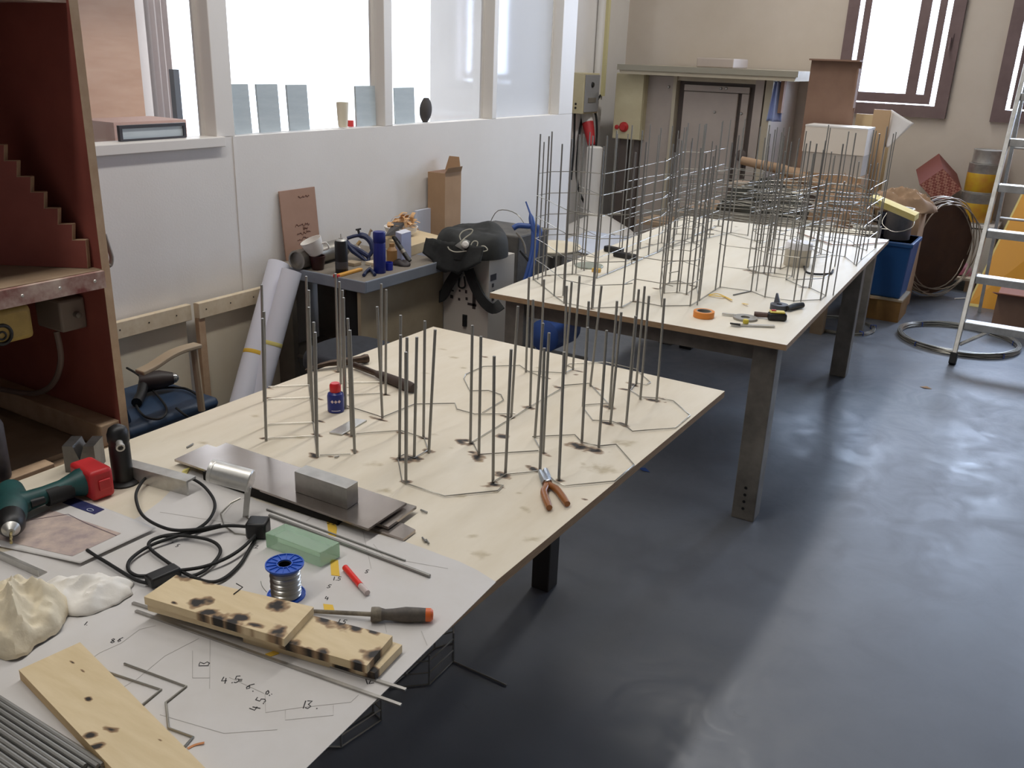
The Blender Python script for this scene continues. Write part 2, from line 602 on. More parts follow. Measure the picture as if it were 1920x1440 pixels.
solo('stone', st, mat('dark_stone', (70, 66, 64), 0.8), 'dark rounded stone standing upright on the partition sill', 'stone')
# framed print and carton behind the leftmost window
b0, b1 = at(228, 262, ZS + 0.0045), at(345, 254, ZS + 0.0045)
t = thing('picture_frame', (XW - 0.05, (b0.y + b1.y) / 2, ZS), 'dark narrow frame with pale glass lying on the sill of the leftmost partition window', 'picture frame')
q0, q1 = atx(226, 262, XW - 0.03).y, atx(350, 256, XW - 0.03).y
fm = MB()
for lo, hi in (((q0, 0.005), (q0 + 0.012, 0.062)), ((q1 - 0.012, 0.005), (q1, 0.062)), ((q0 + .012, 0.05), (q1 - .012, 0.062)), ((q0 + .012, 0.005), (q1 - .012, 0.012))):
    fm.box((XW - 0.045, lo[0], ZS + lo[1]), (XW - 0.03, hi[0], ZS + hi[1]))
part(t, 'frame', fm, mat('dark_frame', (60, 58, 62), 0.5), smooth=False)
part(t, 'glass', MB().box((XW - 0.042, q0 + .012, ZS + 0.012), (XW - 0.036, q1 - .012, ZS + 0.05)), M['sample'], smooth=False)
g0, g1 = atx(215, 250, -3.5).y, atx(350, 240, -3.5).y
solo('carton', MB().box((-3.75, g0, ZS - 0.3), (-3.5, g1, ZS + 0.03)), mat('pinkish_carton', (214, 172, 154), 0.8), 'pinkish carton behind the leftmost partition window', 'carton', smooth=False)
solo('trestle_table', MB().box((-4.0, g0 - 0.3, ZS - 0.35), (-3.3, g1 + 0.4, ZS - 0.3)).box((-3.95, g0 - 0.25, 0), (-3.9, g0 - 0.2, ZS - 0.35)).box((-3.4, g0 - 0.25, 0), (-3.35, g0 - 0.2, ZS - 0.35)).box((-3.95, g1 + 0.3, 0), (-3.9, g1 + 0.35, ZS - 0.35)).box((-3.4, g1 + 0.3, 0), (-3.35, g1 + 0.35, ZS - 0.35)), M['pine'], 'wooden table under the carton in the next room', 'table', smooth=False)
# ================================================================ the two work tables
ZTB = 0.75
BURN1 = []                          # burn marks on the near table: (centre, long radius, short radius, direction)


def burn(px, py, rx, ry=None, ang=0.0):
    """scorch mark centred at the pixel, radii in metres"""
    BURN1.append((at(px, py, ZTB), rx * 1.3, (ry or rx * 0.6) * 1.3, ang))


def stain_value(lst, seed=0.0):
    def fn(p):
        s = 0.0
        for c, rx, ry, an in lst:
            dx, dy = p.x - c.x, p.y - c.y
            if abs(dx) > 2.2 * rx + 0.02 or abs(dy) > 2.2 * rx + 0.02:
                continue
            u = dx * math.cos(an) + dy * math.sin(an)
            v = -dx * math.sin(an) + dy * math.cos(an)
            q = math.sqrt((u / rx) ** 2 + (v / ry) ** 2) + 0.55 * noise.noise(Vector((p.x * 55 + seed, p.y * 55, 0))) + 0.3 * noise.noise(Vector((p.x * 140 + seed, p.y * 140, 3)))
            s = max(s, 1.2 - q)
        return min(max(s, 0.0), 1.0)
    return fn


for px, py, rx, ry, an in ((760, 862, .03, .014, .5), (775, 858, .022, .01, .2), (761, 903, .012, .009, 0), (804, 846, .015, .008, .3), (867, 829, .024, .010, -.35), (882, 832, .008, .006, 0),
                           (896, 857, .022, .013, -.6), (886, 848, .010, .005, .3), (941, 818, .018, .012, .2), (929, 908, .02, .010, -.3), (905, 911, .014, .004, .1), (942, 891, .022, .010, -.2),
                           (999, 879, .02, .009, -.3), (1049, 900, .012, .008, 0), (1084, 837, .03, .017, -.1), (1113, 844, .026, .015, .15), (1020, 850, .022, .006, -.4), (1143, 764, .018, .013, 0),
                           (1137, 794, .018, .008, -.2), (1168, 796, .024, .007, -.4), (1228, 751, .026, .009, .15), (1240, 747, .012, .006, 0), (1170, 730, .018, .006, .1), (1182, 719, .018, .005, 0),
                           (1190, 723, .02, .007, -.3), (1085, 696, .018, .005, 0), (1078, 702, .014, .004, 0), (1046, 726, .02, .008, 0), (1120, 729, .014, .005, -.2), (1027, 709, .014, .004, -.3),
                           (990, 764, .018, .01, .2), (957, 783, .016, .007, .3), (948, 781, .02, .005, .1), (908, 669, .018, .005, 0), (710, 786, .026, .006, 0), (655, 816, .018, .009, -.2),
                           (665, 846, .013, .006, -.4), (594, 816, .014, .006, 0), (588, 853, .018, .006, -.3), (599, 790, .014, .004, 0), (589, 856, .01, .006, 0), (633, 697, .014, .006, 0), (647, 765, .01, .007, 0),
                           (723, 740, .012, .006, .2), (714, 719, .008, .004, 0), (652, 726, .008, .004, 0), (797, 822, .016, .006, .2), (750, 811, .012, .006, .1), (600, 748, .014, .004, 0), (506, 729, .01, .004, 0),
                           (506, 747, .012, .004, 0), (494, 822, .008, .006, 0), (874, 826, .012, .006, 0), (1027, 941, .006, .004, 0), (1097, 936, .006, .004, 0), (620, 857, .012, .004, 0)):
    burn(px, py, rx, ry, an)

M['ply1'] = with_attr(mat('worn_plywood_top', (230, 221, 203), 0.6, var=(215, 203, 180), vscale=2.4, vamt=0.4, stretch=(4, 1, 1), bump=0.03, bscale=30), 'burn', (26, 19, 14), 0.12, 0.85, halo=(132, 96, 58))
STAIN1 = [(at(x, y, ZTB), r, r * .6, a) for x, y, r, a in ((845, 840, .012, 0), (900, 865, .014, .3), (925, 922, .02, .4), (985, 955, .022, -.5), (975, 925, .012, 0), (865, 930, .02, 1), (815, 815, .02, .2),
          (1000, 1010, .03, .7), (1095, 870, .015, 0), (700, 870, .03, .5), (720, 920, .03, .4), (560, 820, .03, .2), (640, 905, .03, .4), (800, 700, .02, .1), (850, 670, .025, .1), (870, 690, .02, 0),
          (830, 655, .02, .2), (940, 680, .014, 0), (1010, 690, .02, 0), (1170, 830, .05, .5), (1130, 880, .06, .4), (900, 1040, .03, .2), (380, 830, .02, .5), (480, 780, .02, .2), (885, 1005, .02, .9))]

t1 = thing('work_table', (-1.33, 1.1, 0), 'near work table with a scorched plywood top, half covered by white paper', 'table')
X0, X1, Y0, Y1 = -1.885, -0.778, -0.45, 2.548
top = MB()
NU, NV = 210, 400
top.grid(NU, NV, lambda u, v: (X0 + (X1 - X0) * u, Y0 + (Y1 - Y0) * v, ZTB))
o = part(t1, 'tabletop', top, M['ply1'], smooth=False)
set_attr(o, 'burn', stain_value(BURN1))
set_attr(o, 'stain', stain_value(STAIN1, 9.0))
with_attr(M['ply1'], 'stain', (168, 150, 112), 0.2, 1.6)
part(t1, 'tabletop_edge', MB().box((X0, Y0, ZTB - 0.02), (X1, Y1, ZTB - 0.0006)), M['plyedge'], smooth=False)
M['tleg'] = mat('dark_steel_leg', (64, 60, 56), 0.5, 0.4)
for x, y in ((-1.25, 2.33), (-1.78, 2.33), (-1.25, -0.2), (-1.78, -0.2)):
    part(t1, 'leg', MB().box((x - 0.033, y - 0.033, 0), (x + 0.033, y + 0.033, ZTB - 0.06)), M['tleg'], smooth=False, bevel=0.004)
for y in (2.33, -0.2):
    part(t1, 'crossbar', MB().box((-1.82, y - 0.025, ZTB - 0.06), (-0.95, y + 0.025, ZTB - 0.021)), M['tleg'], smooth=False)

# far table
A, B = at(918.5, 549, ZTB), at(1475.3, 647, ZTB)
D = at(1667, 449.5, ZTB)
E_ = A + (D - B)
t2 = thing('work_table', ((A + D) / 2)[:2] + (0,), 'far work table on grey steel legs carrying the tall wire cage', 'table')
M['ply2'] = mat('clean_plywood_top', (236, 230, 215), 0.55, var=(226, 217, 198), vscale=2.0, vamt=0.4, stretch=(5, 1, 1))
STAIN2 = [(at(x, y, ZTB), r, r * .45, a) for x, y, r, a in ((1405, 507, .03, .2), (1432, 513, .05, .1), (1455, 502, .05, .1), (1408, 512, .02, 0), (1505, 539, .03, 0), (1230, 541, .03, .2), (1300, 536, .03, 0), (1028, 517, .02, 0),
          (1050, 557, .02, 0), (1110, 580, .02, 0), (1165, 577, .015, 0), (1188, 566, .02, 0), (1287, 553, .02, 0), (1218, 458, .03, 0), (1332, 431, .03, 0), (1312, 441, .03, 0), (1016, 536, .015, 0), (1410, 509, .04, 0),
          (1437, 499, .04, 0), (1184, 495, .02, 0), (1380, 425, .02, 0), (1395, 507, .015, 0))]
tp = MB()
NU, NV = 160, 300
tp.grid(NU, NV, lambda u, v: A + (B - A) * u + (D - B) * v)
M['ply2'] = with_attr(M['ply2'], 'burn', (46, 34, 24), 0.2, 1.0, halo=(150, 118, 80))
o = part(t2, 'tabletop', tp, M['ply2'], smooth=False)
set_attr(o, 'burn', stain_value(STAIN2))
dn = Vector((0, 0, -0.0006))
part(t2, 'tabletop_edge', MB().hexa([p + Vector((0, 0, -0.022)) for p in (A, B, D, E_)], [p + dn for p in (A, B, D, E_)]), M['plyedge'], smooth=False)
ud, vd = (B - A).normalized(), (D - B).normalized()
LW = 0.045


def leg2(c, name='leg', z1=ZTB - 0.025, w=LW):
    fr = [c + ud * a * w + vd * b * w for a, b in ((-1, -1), (1, -1), (1, 1), (-1, 1))]
    return part(t2, name, MB().hexa([Vector((p.x, p.y, 0)) for p in fr], [Vector((p.x, p.y, z1)) for p in fr]), M['greytable'], smooth=False, bevel=0.004)


l1, l2, l3 = at(1397, 966, 0), at(1572, 702, 0), at(1606, 622, 0)
for c in (l1, l2):
    leg2(c)
leg2(l3, w=0.04)
for c in (l1, l2):
    leg2(c - ud * 1.06)
rl = MB()


def rail(p, q, z0, z1, th):
    d = (q - p).normalized()
    s = Vector((-d.y, d.x, 0)) * th
    return MB().hexa([Vector((a.x, a.y, z0)) for a in (p - s, q - s, q + s, p + s)], [Vector((a.x, a.y, z1)) for a in (p - s, q - s, q + s, p + s)])


part(t2, 'rail', rail(l1 - ud * 1.06, l1, ZTB - 0.095, ZTB - 0.023, 0.02), M['greytable'], smooth=False)
part(t2, 'rail', rail(l2 - ud * 1.06, l2, ZTB - 0.095, ZTB - 0.023, 0.02), M['greytable'], smooth=False)
part(t2, 'rail', rail(l1 - ud * 1.06, l2 - ud * 1.06, ZTB - 0.095, ZTB - 0.023, 0.02), M['greytable'], smooth=False)
part(t2, 'rail', rail(l1, l2, ZTB - 0.095, ZTB - 0.023, 0.02), M['greytable'], smooth=False)
for c in (l1,):
    for k in range(4):
        part(t2, 'bolt_hole', MB().lathe([(0.006, 0), (0.006, 0.001)], (c.x - 0.0 + 0.0, c.y - LW - 0.001, 0.05 + 0.03 * k), (0, -1, 0), n=10), M['dark'], smooth=False)

# ================================================================ welded wire sculptures on the near table
RZ = ZTB + 0.0005


def rod(parent, b, t, r=0.0037, z=RZ):
    p = at(b[0], b[1], z)
    q = above(p, t[0], t[1])
    part(parent, 'rod', MB().tube([p, q], r, n=7), M['rod'])


def wire(parent, pts, r=0.0015, z=RZ + 0.003):
    part(parent, 'wire', MB().tube([at(x, y, z) for x, y in pts], r, n=6), M['wire'])


sc = thing('wire_sculpture', at(600, 790, RZ), 'ladder-like steel wire frame of upright rods around the blue bottle on the near table', 'wire frame')
for b, t in (((495, 752), (490.5, 534)), ((498, 800), (495, 584)), ((499, 826), (492, 597)),
             ((579, 722), (574, 518)), ((583, 748), (579, 544)), ((587, 792), (579, 576)), ((593, 816), (588, 604)), ((595, 857), (591, 623)),
             ((634, 697), (629, 513)), ((639, 720), (636.4, 528)), ((645, 742), (642, 544)), ((648, 766), (644, 558)), ((659, 817), (652, 597)), ((665, 850), (656, 619)),
             ((714.6, 720), (715, 532)), ((723, 739), (724, 543)), ((717, 784), (707, 575))):
    rod(sc, b, t)
for w_ in ([(503, 725), (580, 721.6)], [(502, 748), (583, 745)], [(502, 795), (586, 791.6)], [(501, 821), (590.6, 817)], [(600, 853), (657, 851)], [(595.5, 694.4), (634.4, 692)], [(651, 717), (714.6, 716)],
           [(651, 740.6), (718, 737)], [(651, 761), (717, 782), (776.6, 757.6), (853, 756), (857, 767), (890, 776), (966, 775)], [(497, 752), (499, 800), (499, 826)], [(579, 722), (587, 792), (595, 857)]):
    wire(sc, w_)
sc = thing('wire_sculpture', at(775, 855, RZ), 'small ring of seven upright steel rods behind the steel block on the near table', 'wire frame')
for b, t in (((749, 810), (751, 591)), ((749, 858), (751, 628)), ((762, 862), (763, 632.5)), ((761, 906), (761, 660)), ((776.7, 858.5), (781.5, 632)), ((794, 820), (796.5, 601.6)), ((804, 849), (816, 618))):
    rod(sc, b, t)
for w_ in ([(746, 858.5), (754, 903), (761, 906), (834, 930), (933, 920), (943.8, 910), (927.5, 906)], [(745, 858.5), (757, 852), (776, 858.5), (803, 843.6), (795, 820.6), (751.5, 807), (667.5, 812.5)]):
    wire(sc, w_)
sc = thing('wire_sculpture', at(1050, 780, RZ), 'wide steel frame of hexagon outlines and upright rods, widest on the near table', 'wire frame')
for b, t in (((882, 830), (885.6, 610)), ((898, 852), (901.7, 630.6)), ((924.4, 903), (926.5, 667.7)), ((947.7, 887), (958.5, 655)), ((958.5, 782), (971, 574)), ((986, 697.7), (992, 520)), ((994, 763), (999.5, 562)),
             ((1013, 702), (1020, 524)), ((1003, 820), (1018, 606)), ((1012.5, 881.5), (1020.7, 652.5)), ((1018.3, 849), (1029.5, 624)), ((1048, 899), (1057.7, 660)), ((1056, 727), (1062.5, 536)), ((1060, 700.6), (1072, 528.7)),
             ((1074, 693), (1087, 517.5)), ((1093, 762), (1104, 565)), ((1107, 724), (1128, 536)), ((1143, 766), (1157, 564.5)), ((1144.6, 794), (1165, 585.5)), ((1174, 798), (1191.7, 592.5)), ((1181.7, 730), (1198, 542.5)),
             ((1193, 719.6), (1209, 536.7)), ((1200.6, 748.7), (1217, 555)), ((1231, 753), (1246, 559.5)), ((1091, 830), (1102, 613.7)), ((1122.7, 839), (1137.5, 619.5))):
    rod(sc, b, t)
for w_ in ([(904.6, 773.5), (944, 750), (939.6, 740), (916, 732), (881, 732.7), (869.6, 709), (872.5, 702), (906, 687), (974.6, 685), (990.6, 696), (1024, 710)],
           [(990.6, 696), (1059, 699), (1076.7, 690.4), (1063.5, 685.6), (1067, 682), (1135, 679), (1192, 692), (1219.6, 716.7), (1212, 721), (1193, 718)],
           [(882, 830), (958.5, 784), (992, 763), (1053, 728), (1056, 722.5), (1104, 718.7), (1111.7, 725.4), (1142, 757.5)],
           [(885.6, 827.5), (898, 852), (1009.6, 845)],
           [(998, 818.7), (1078, 815), (1091, 829), (1123, 836), (1155.4, 833), (1189, 871), (1152.5, 902), (1059, 910.6), (1041.7, 903), (1024, 887)],
           [(1002, 821.7), (1011, 838)], [(924.4, 903), (948, 888.7), (1009.6, 883)], [(1091, 759), (1142, 756)],
           [(1094, 765), (1111.7, 788), (1145, 789), (1173, 798), (1186, 808.5), (1266, 802), (1294, 778.5), (1263, 751.7), (1243, 747), (1200.6, 744), (1181.7, 731), (1193, 718)]):
    wire(sc, w_)

# ================================================================ tall wire cage on the far table
near = [(1000, 525), (1016, 536), (1039, 555), (1057.5, 569), (1109, 579), (1165, 577), (1187, 565.5), (1240, 575), (1294, 574), (1311, 564), (1341, 544), (1350, 539), (1408, 547), (1434, 557.5), (1488, 565.5), (1538, 563), (1548, 555)]
leftb = [(1000, 525), (1023, 517.5), (1073, 515), (1119, 522), (1139, 514), (1184, 495), (1216, 480), (1232.5, 474), (1268, 439.4), (1302, 441.5), (1346, 424)]
mid = [(1240, 575), (1237.5, 542.5), (1255, 530), (1272, 527.5), (1306, 539), (1311, 564)]
mid2 = [(1245, 550), (1269, 549), (1287, 552), (1306, 539)]
right = [(1548, 555), (1517, 540), (1505, 539), (1474, 525), (1485, 518.5), (1452, 513), (1432.5, 512), (1412, 513), (1402, 502.5)]
right2 = [(1402, 502.5), (1431, 499), (1463, 505), (1539, 477), (1584, 482), (1605.5, 499), (1614, 487.6), (1640, 466)]
backl = [(1165, 480), (1200, 467), (1240, 456), (1262, 463), (1300, 455), (1330, 446), (1370, 437), (1402, 442)]
backr = [(1440, 470), (1480, 462), (1520, 452), (1560, 452), (1600, 462), (1625, 470)]
back = [(1232.5, 474), (1288.6, 449), (1333, 430.5), (1415, 452), (1425.6, 457), (1452, 448), (1500, 455), (1539, 477)]
lobe = [(1077, 496), (1095, 507.5), (1119, 522)]
side = [(1565, 500), (1605.5, 499)]
cage = thing('wire_cage', ((A + D) / 2)[:2] + (ZTB,), 'tall cage of slim steel rods joined by stacked wire outlines on the far table', 'wire frame')
LEV = 0.093
pts = {}
for chain in (near, leftb, mid, mid2, right, right2, back, lobe, side, backl, backr):
    for p in chain:
        pts[p] = at(p[0], p[1], RZ)
rng = random.Random(11)
for p, w_ in pts.items():
    h = 0.64 + rng.uniform(-0.03, 0.02)
    if p in (mid + mid2 + right + right2 + back):
        h = 0.63 + rng.choice((0, 0, 0, -0.13)) + rng.uniform(-0.02, 0.02)
    part(cage, 'rod', MB().tube([w_, w_ + Vector((rng.uniform(-.006, .006), rng.uniform(-.006, .006), h))], 0.0035, n=6), M['rod'])
for p in list(pts)[::2]:
    w_ = pts[p] + Vector((rng.uniform(-.03, .03), rng.uniform(.015, .035), 0))
    part(cage, 'rod', MB().tube([w_, w_ + Vector((0, 0, rng.choice((0.63, 0.6, 0.5))))], 0.0029, n=6), M['rod'])
for chain, levels in ((near, (0, 1, 2, 3, 4)), (leftb, (0, 1, 2, 3, 4, 5)), (mid, (0, 1, 2, 3, 4)), (mid2, (0, 2, 3)), (right, (0, 2, 3, 4)), (right2, (0, 1, 2, 3, 4)), (back, (0, 1, 2, 3, 4)), (lobe, (1, 2, 3, 4)), (backl, (0, 1, 2, 3, 4)), (backr, (0, 1, 2, 3, 4))):
    for k in levels:
        zz = 0.003 + LEV * k
        # the upper outlines skip a stretch here and there, as the cage is unfinished
        lo, hi = 0, len(chain)
        if chain is near and k:
            lo, hi = (0, 10) if k < 3 else (0, 7)
        if chain is near and k in (1, 2):
            part(cage, 'wire', MB().tube([pts[q] + Vector((0, 0, zz)) for q in chain[11:17]], 0.0018, n=6), M['wire'])
        part(cage, 'wire', MB().tube([pts[q] + Vector((0, 0, zz)) for q in chain[lo:hi]], 0.0018, n=6), M['wire'])
# loose wire ends that stick out of the joints
for k in range(34):
    q = rng.choice(list(pts))
    b = pts[q] + Vector((0, 0, 0.003 + LEV * rng.choice((0, 1, 2, 3, 4))))
    an = rng.uniform(0, 6.28)
    part(cage, 'wire_end', MB().tube([b, b + Vector((math.cos(an), math.sin(an), 0)) * rng.uniform(0.03, 0.07)], 0.0022, n=6), M['wire'])
# ================================================================ things on the near table
ZP = ZTB + 0.0016                   # top of the paper sheet


def atd(px, py, p):
    """point at the pixel, as far from the camera plane as the place p"""
    return CAM + ray(px, py) * (p - CAM).dot(FWD)


def box3(F, L, Rr, h):
    """upright box from its front corner F, left corner L and right corner Rr (bottom), height h"""
    Bk = L + Rr - F
    bot = [F, Rr, Bk, L]
    return MB().hexa(bot, [p + Vector((0, 0, h)) for p in bot])


pap = MB()
poly = [(930, 1091), (895, 1069), (862, 1053), (826, 1040), (790, 1026), (752, 1013), (715, 1003), (676, 993), (640, 984), (600, 975), (560, 962), (520, 951), (480, 938), (452, 920), (420, 902), (385, 890), (360, 881), (335, 905), (300, 940), (262, 968), (200, 1000), (80, 1020), (-120, 1060)]
wp = [at(x, y, ZP) for x, y in poly]
wp += [Vector((-1.86, 0.2, ZP)), Vector((-1.86, -0.43, ZP)), Vector((-0.764, -0.43, ZP)), Vector((-0.764, 0.3, ZP)), at(568, 1440, ZP) + Vector((0.004, 0, 0)), at(760, 1255, ZP) + Vector((0.003, 0, 0))]
pap.slab(list(reversed(wp)), 0.0011)
sheet = thing('drawing_sheet', at(500, 1200, ZP), 'large white paper sheet with pencil lines and handwritten numbers covering the near table', 'paper')
part(sheet, 'paper', pap, M['paper'], smooth=False)
M['ink'] = mat('black_ink', (40, 38, 40), 0.7)
M['pencil'] = mat('pencil_line', (176, 172, 168), 0.7)
pm = MB()
for ln in ([(394, 1200), (393, 1291)], [(497, 1301), (498, 1336), (564, 1326.5), (658, 1316.5), (672, 1303)], [(535, 1331), (535, 1350), (625, 1341), (625, 1322)], [(227, 1291), (257, 1273), (309, 1230), (373, 1197)],
           [(163, 1241), (187, 1224), (227, 1206), (262, 1180), (292, 1173)], [(680, 994), (696, 1066)], [(574, 977), (591, 966), (610, 970)], [(721, 1169), (725, 1186)], [(790, 1183), (801, 1210)], [(300, 960), (440, 982)],
           [(420, 965), (440, 940), (470, 930)], [(430, 1270), (495, 1300)], [(361, 1271), (394, 1271)], [(361, 1220), (361, 1271)], [(100, 1300), (140, 1275), (170, 1230)], [(300, 1340), (420, 1375), (520, 1368)], [(700, 1020), (720, 1045), (840, 1066)]):
    pm.ribbon([at(x, y, ZP + 0.0002) for x, y in ln], 0.0009, 0.0002)
part(sheet, 'pencil_lines', pm, M['pencil'], smooth=False, kind='stuff')
GL = {'1': [[(.5, 1), (.5, 0)]], '2': [[(.1, .8), (.4, 1), (.8, .8), (.1, 0), (.9, 0)]], '3': [[(.1, 1), (.8, 1), (.4, .55), (.85, .3), (.5, 0), (.1, .1)]], '4': [[(.3, 1), (.1, .4), (.9, .4)], [(.7, .8), (.7, 0)]],
      '5': [[(.9, 1), (.3, 1), (.2, .55), (.7, .55), (.8, .2), (.4, 0), (.1, .1)]], '6': [[(.8, 1), (.3, .6), (.2, .2), (.5, 0), (.8, .25), (.5, .5), (.2, .25)]], '.': [[(.4, 0), (.55, .08)]], '=': [[(.1, .6), (.9, .6)], [(.1, .3), (.9, .3)]],
      '0': [[(.5, 1), (.1, .6), (.2, .1), (.6, 0), (.9, .5), (.5, 1)]], '8': [[(.5, .5), (.2, .8), (.5, 1), (.8, .8), (.5, .5), (.1, .2), (.5, 0), (.9, .2), (.5, .5)]], '"': [[(.3, 1), (.3, .7)], [(.7, 1), (.7, .7)]]}


def write(mb, s, px, py, size, ang, z):
    """pen strokes of a handwritten number lying on the sheet; size is the digit height in metres"""
    o = at(px, py, z)
    ex = Vector((math.cos(ang), math.sin(ang), 0))
    ey = Vector((-math.sin(ang), math.cos(ang), 0))
    x = 0.0
    for ch in s:
        for st in GL[ch]:
            mb.ribbon([o + ex * (x + a * size * .62) + ey * (b * size) for a, b in st], 0.0016, 0.0003)
        x += size * (.4 if ch in '.1"' else .82)


hw = MB()
for s, x, y, sz, an in (('13', 390, 1252, .016, 2.2), ('4.5', 413, 1282, .016, .7), ('=', 445, 1280, .012, .7), ('6.', 458, 1290, .015, .1), ('0.', 497, 1302, .009, .6), ('4.5.', 484, 1334, .016, 1.9), ('13.', 562, 1328, .017, .55), ('12', 683, 1284, .016, .9),
                        ('1.5', 622, 1088, .012, .6), ('5', 683, 1074, .011, .4), ('1.5', 630, 1168, .012, .4), ('5', 612, 1102, .011, .4), ('4', 608, 1125, .012, .6), ('1.', 155, 1172, .010, .5), ('"', 318, 1020, .008, .4), ('5', 328, 1025, .010, .4), ('.2', 472, 1028, .012, .6), ('8', 206, 1206, .012, .8), ('6', 218, 1203, .012, .5)):
    write(hw, s, x, y, sz, an, ZP + 0.0002)
part(sheet, 'handwriting', hw, M['ink'], smooth=False, kind='stuff')

# cordless drill lying on its side
M['drillgreen'] = mat('teal_plastic', (34, 84, 82), 0.5, var=(22, 60, 60), vscale=18)
M['redplastic'] = mat('red_plastic', (196, 44, 48), 0.45)
M['brass'] = mat('brass', (205, 190, 140), 0.3, 0.9)
zd = ZTB + 0.036
h0, h1 = at(20, 950, zd), at(176, 896, zd)
ax = (at(12, 1000, zd) - at(12, 905, zd)).normalized()
d = thing('cordless_drill', at(60, 950, ZTB), 'green cordless drill with a red battery lying on its side beside the cabinet', 'drill')
part(d, 'body', MB().lathe([(0.012, -0.085), (0.026, -0.08), (0.031, -0.05), (0.032, 0.0), (0.03, 0.04), (0.024, 0.055)], h0, ax), M['drillgreen'])
hd = (h1 - h0)
part(d, 'handle', MB().tube([h0 + hd * t for t in (0.02, 0.2, 0.4, 0.6, 0.74, 0.86)], [0.03, 0.021, 0.019, 0.020, 0.026, 0.033], n=14), M['drillgreen'])
part(d, 'trigger', MB().tube([h0 + hd * .22 + ax * .018, h0 + hd * .38 + ax * .02], [0.010, 0.008], n=10), M['dark'])
part(d, 'grip_pad', MB().tube([h0 + hd * .4 - Vector((0, 0, .004)) + ax * .006, h0 + hd * .7 - Vector((0, 0, .004)) + ax * .006], 0.0205, n=12), M['rubber'])
Mx = frame(h0 + hd * 0.9, hd)
part(d, 'battery', MB().box((-0.012, -0.045, -0.034), (0.04, 0.045, 0.034), Mx), M['redplastic'], bevel=0.008)
part(d, 'battery_clip', MB().box((0.004, -0.049, -0.012), (0.03, -0.044, 0.012), Mx), M['redplastic'], bevel=0.002)
ck = part(d, 'chuck', MB().lathe([(0.026, 0.05), (0.026, 0.084), (0.022, 0.094), (0.018, 0.1), (0.007, 0.112)], h0, ax), M['dark'])
part(d, 'chuck_ring', MB().lathe([(0.0175, 0.099), (0.015, 0.104), (0.007, 0.114)], h0 + ax * .001, ax), M['alu'])
bt = MB()
bt.tube([h0 + ax * (0.1 + 0.004 * k) + Vector((0.0012 * math.cos(k * 1.3), 0, 0.0012 * math.sin(k * 1.3))) for k in range(16)], 0.0028, n=7)
part(d, 'drill_bit', bt, M['brass'])

# black gas torch
p = at(232, 904, ZTB)
hgt = above(p, 220, 797).z - ZTB
g = thing('gas_torch', p, 'black cylindrical gas torch with a bright nozzle standing on a round foot', 'torch')
part(g, 'foot', MB().lathe([(0.036, 0), (0.036, 0.004), (0.03, 0.007), (0.022, 0.009)], p), M['dark'])
part(g, 'body', MB().lathe([(0.0225, 0.005), (0.0225, hgt * .66), (0.0215, hgt * .7), (0.0235, hgt * .74), (0.0235, hgt * .86), (0.019, hgt * .95), (0.009, hgt)], p), M['dark'])
tn = (CAM - p).normalized()
tn.z = 0
tn = (tn.normalized() + Vector((0.1, 0, -.25))).normalized()
nz = p + Vector((0, 0, hgt * .80))
part(g, 'nozzle', MB().lathe([(0.0075, 0.012), (0.0075, 0.035), (0.0095, 0.037), (0.0095, 0.044), (0.006, 0.044), (0.006, 0.03)], nz, tn), M['alu'])
part(g, 'screw', MB().lathe([(0.003, 0), (0.003, 0.012), (0.005, 0.012), (0.005, 0.016)], p + RIGHT * 0.034 + Vector((0, 0, 0.003)), RIGHT + Vector((0, 0, .8))), M['brass'])

# machinist's V-block and square bar
vb = MB()
F = at(140, 886, ZTB)
ex = Vector((0.80, 0.6, 0))
ey = Vector((-0.6, 0.80, 0))
prof = [(0, 0), (0.07, 0), (0.07, .066), (.047, .066), (.035, .03), (.023, .066), (0, .066)]
vb.hexa([F + ex * (a - .02) + Vector((0, 0, b)) for a, b in prof], [F + ex * (a - .02) + ey * 0.06 + Vector((0, 0, b)) for a, b in prof])
vb.f[0], vb.f[1] = tuple(reversed(vb.f[0])), tuple(reversed(vb.f[1]))
solo('v_block', vb, mat('ground_steel_dull', (120, 118, 116), 0.4, 0.8, var=(96, 94, 92), vscale=20), 'grey steel block with a V-shaped notch behind the green drill', 'steel block', smooth=False)
a, b = at(228, 897, ZTB), at(352, 931, ZTB)
s = (b - a).normalized()
nn = Vector((-s.y, s.x, 0))
bar = thing('angle_bar', (a + b) / 2, 'grey metal angle bar lying on edge beside the black torch', 'metal bar')
part(bar, 'upright_flange', MB().hexa([a, b, b + nn * .005, a + nn * .005], [q + Vector((0, 0, .032)) for q in (a, b, b + nn * .005, a + nn * .005)]), M['alu'], smooth=False)
part(bar, 'top_flange', MB().hexa([q + Vector((0, 0, .0321)) for q in (a, b, b + nn * .03, a + nn * .03)], [q + Vector((0, 0, .037)) for q in (a, b, b + nn * .03, a + nn * .03)]), M['alu'], smooth=False)

# steel plates, block
M['plate'] = mat('rolled_steel_plate', (190, 182, 176), 0.2, 0.85, var=(160, 150, 142), vscale=5, vamt=.4)


def plate(pxs, z, th, label, m=None):
    return solo('steel_plate', MB().slab(list(reversed([at(x, y, z) for x, y in pxs])), th), m or M['plate'], label, 'steel plate', smooth=False)


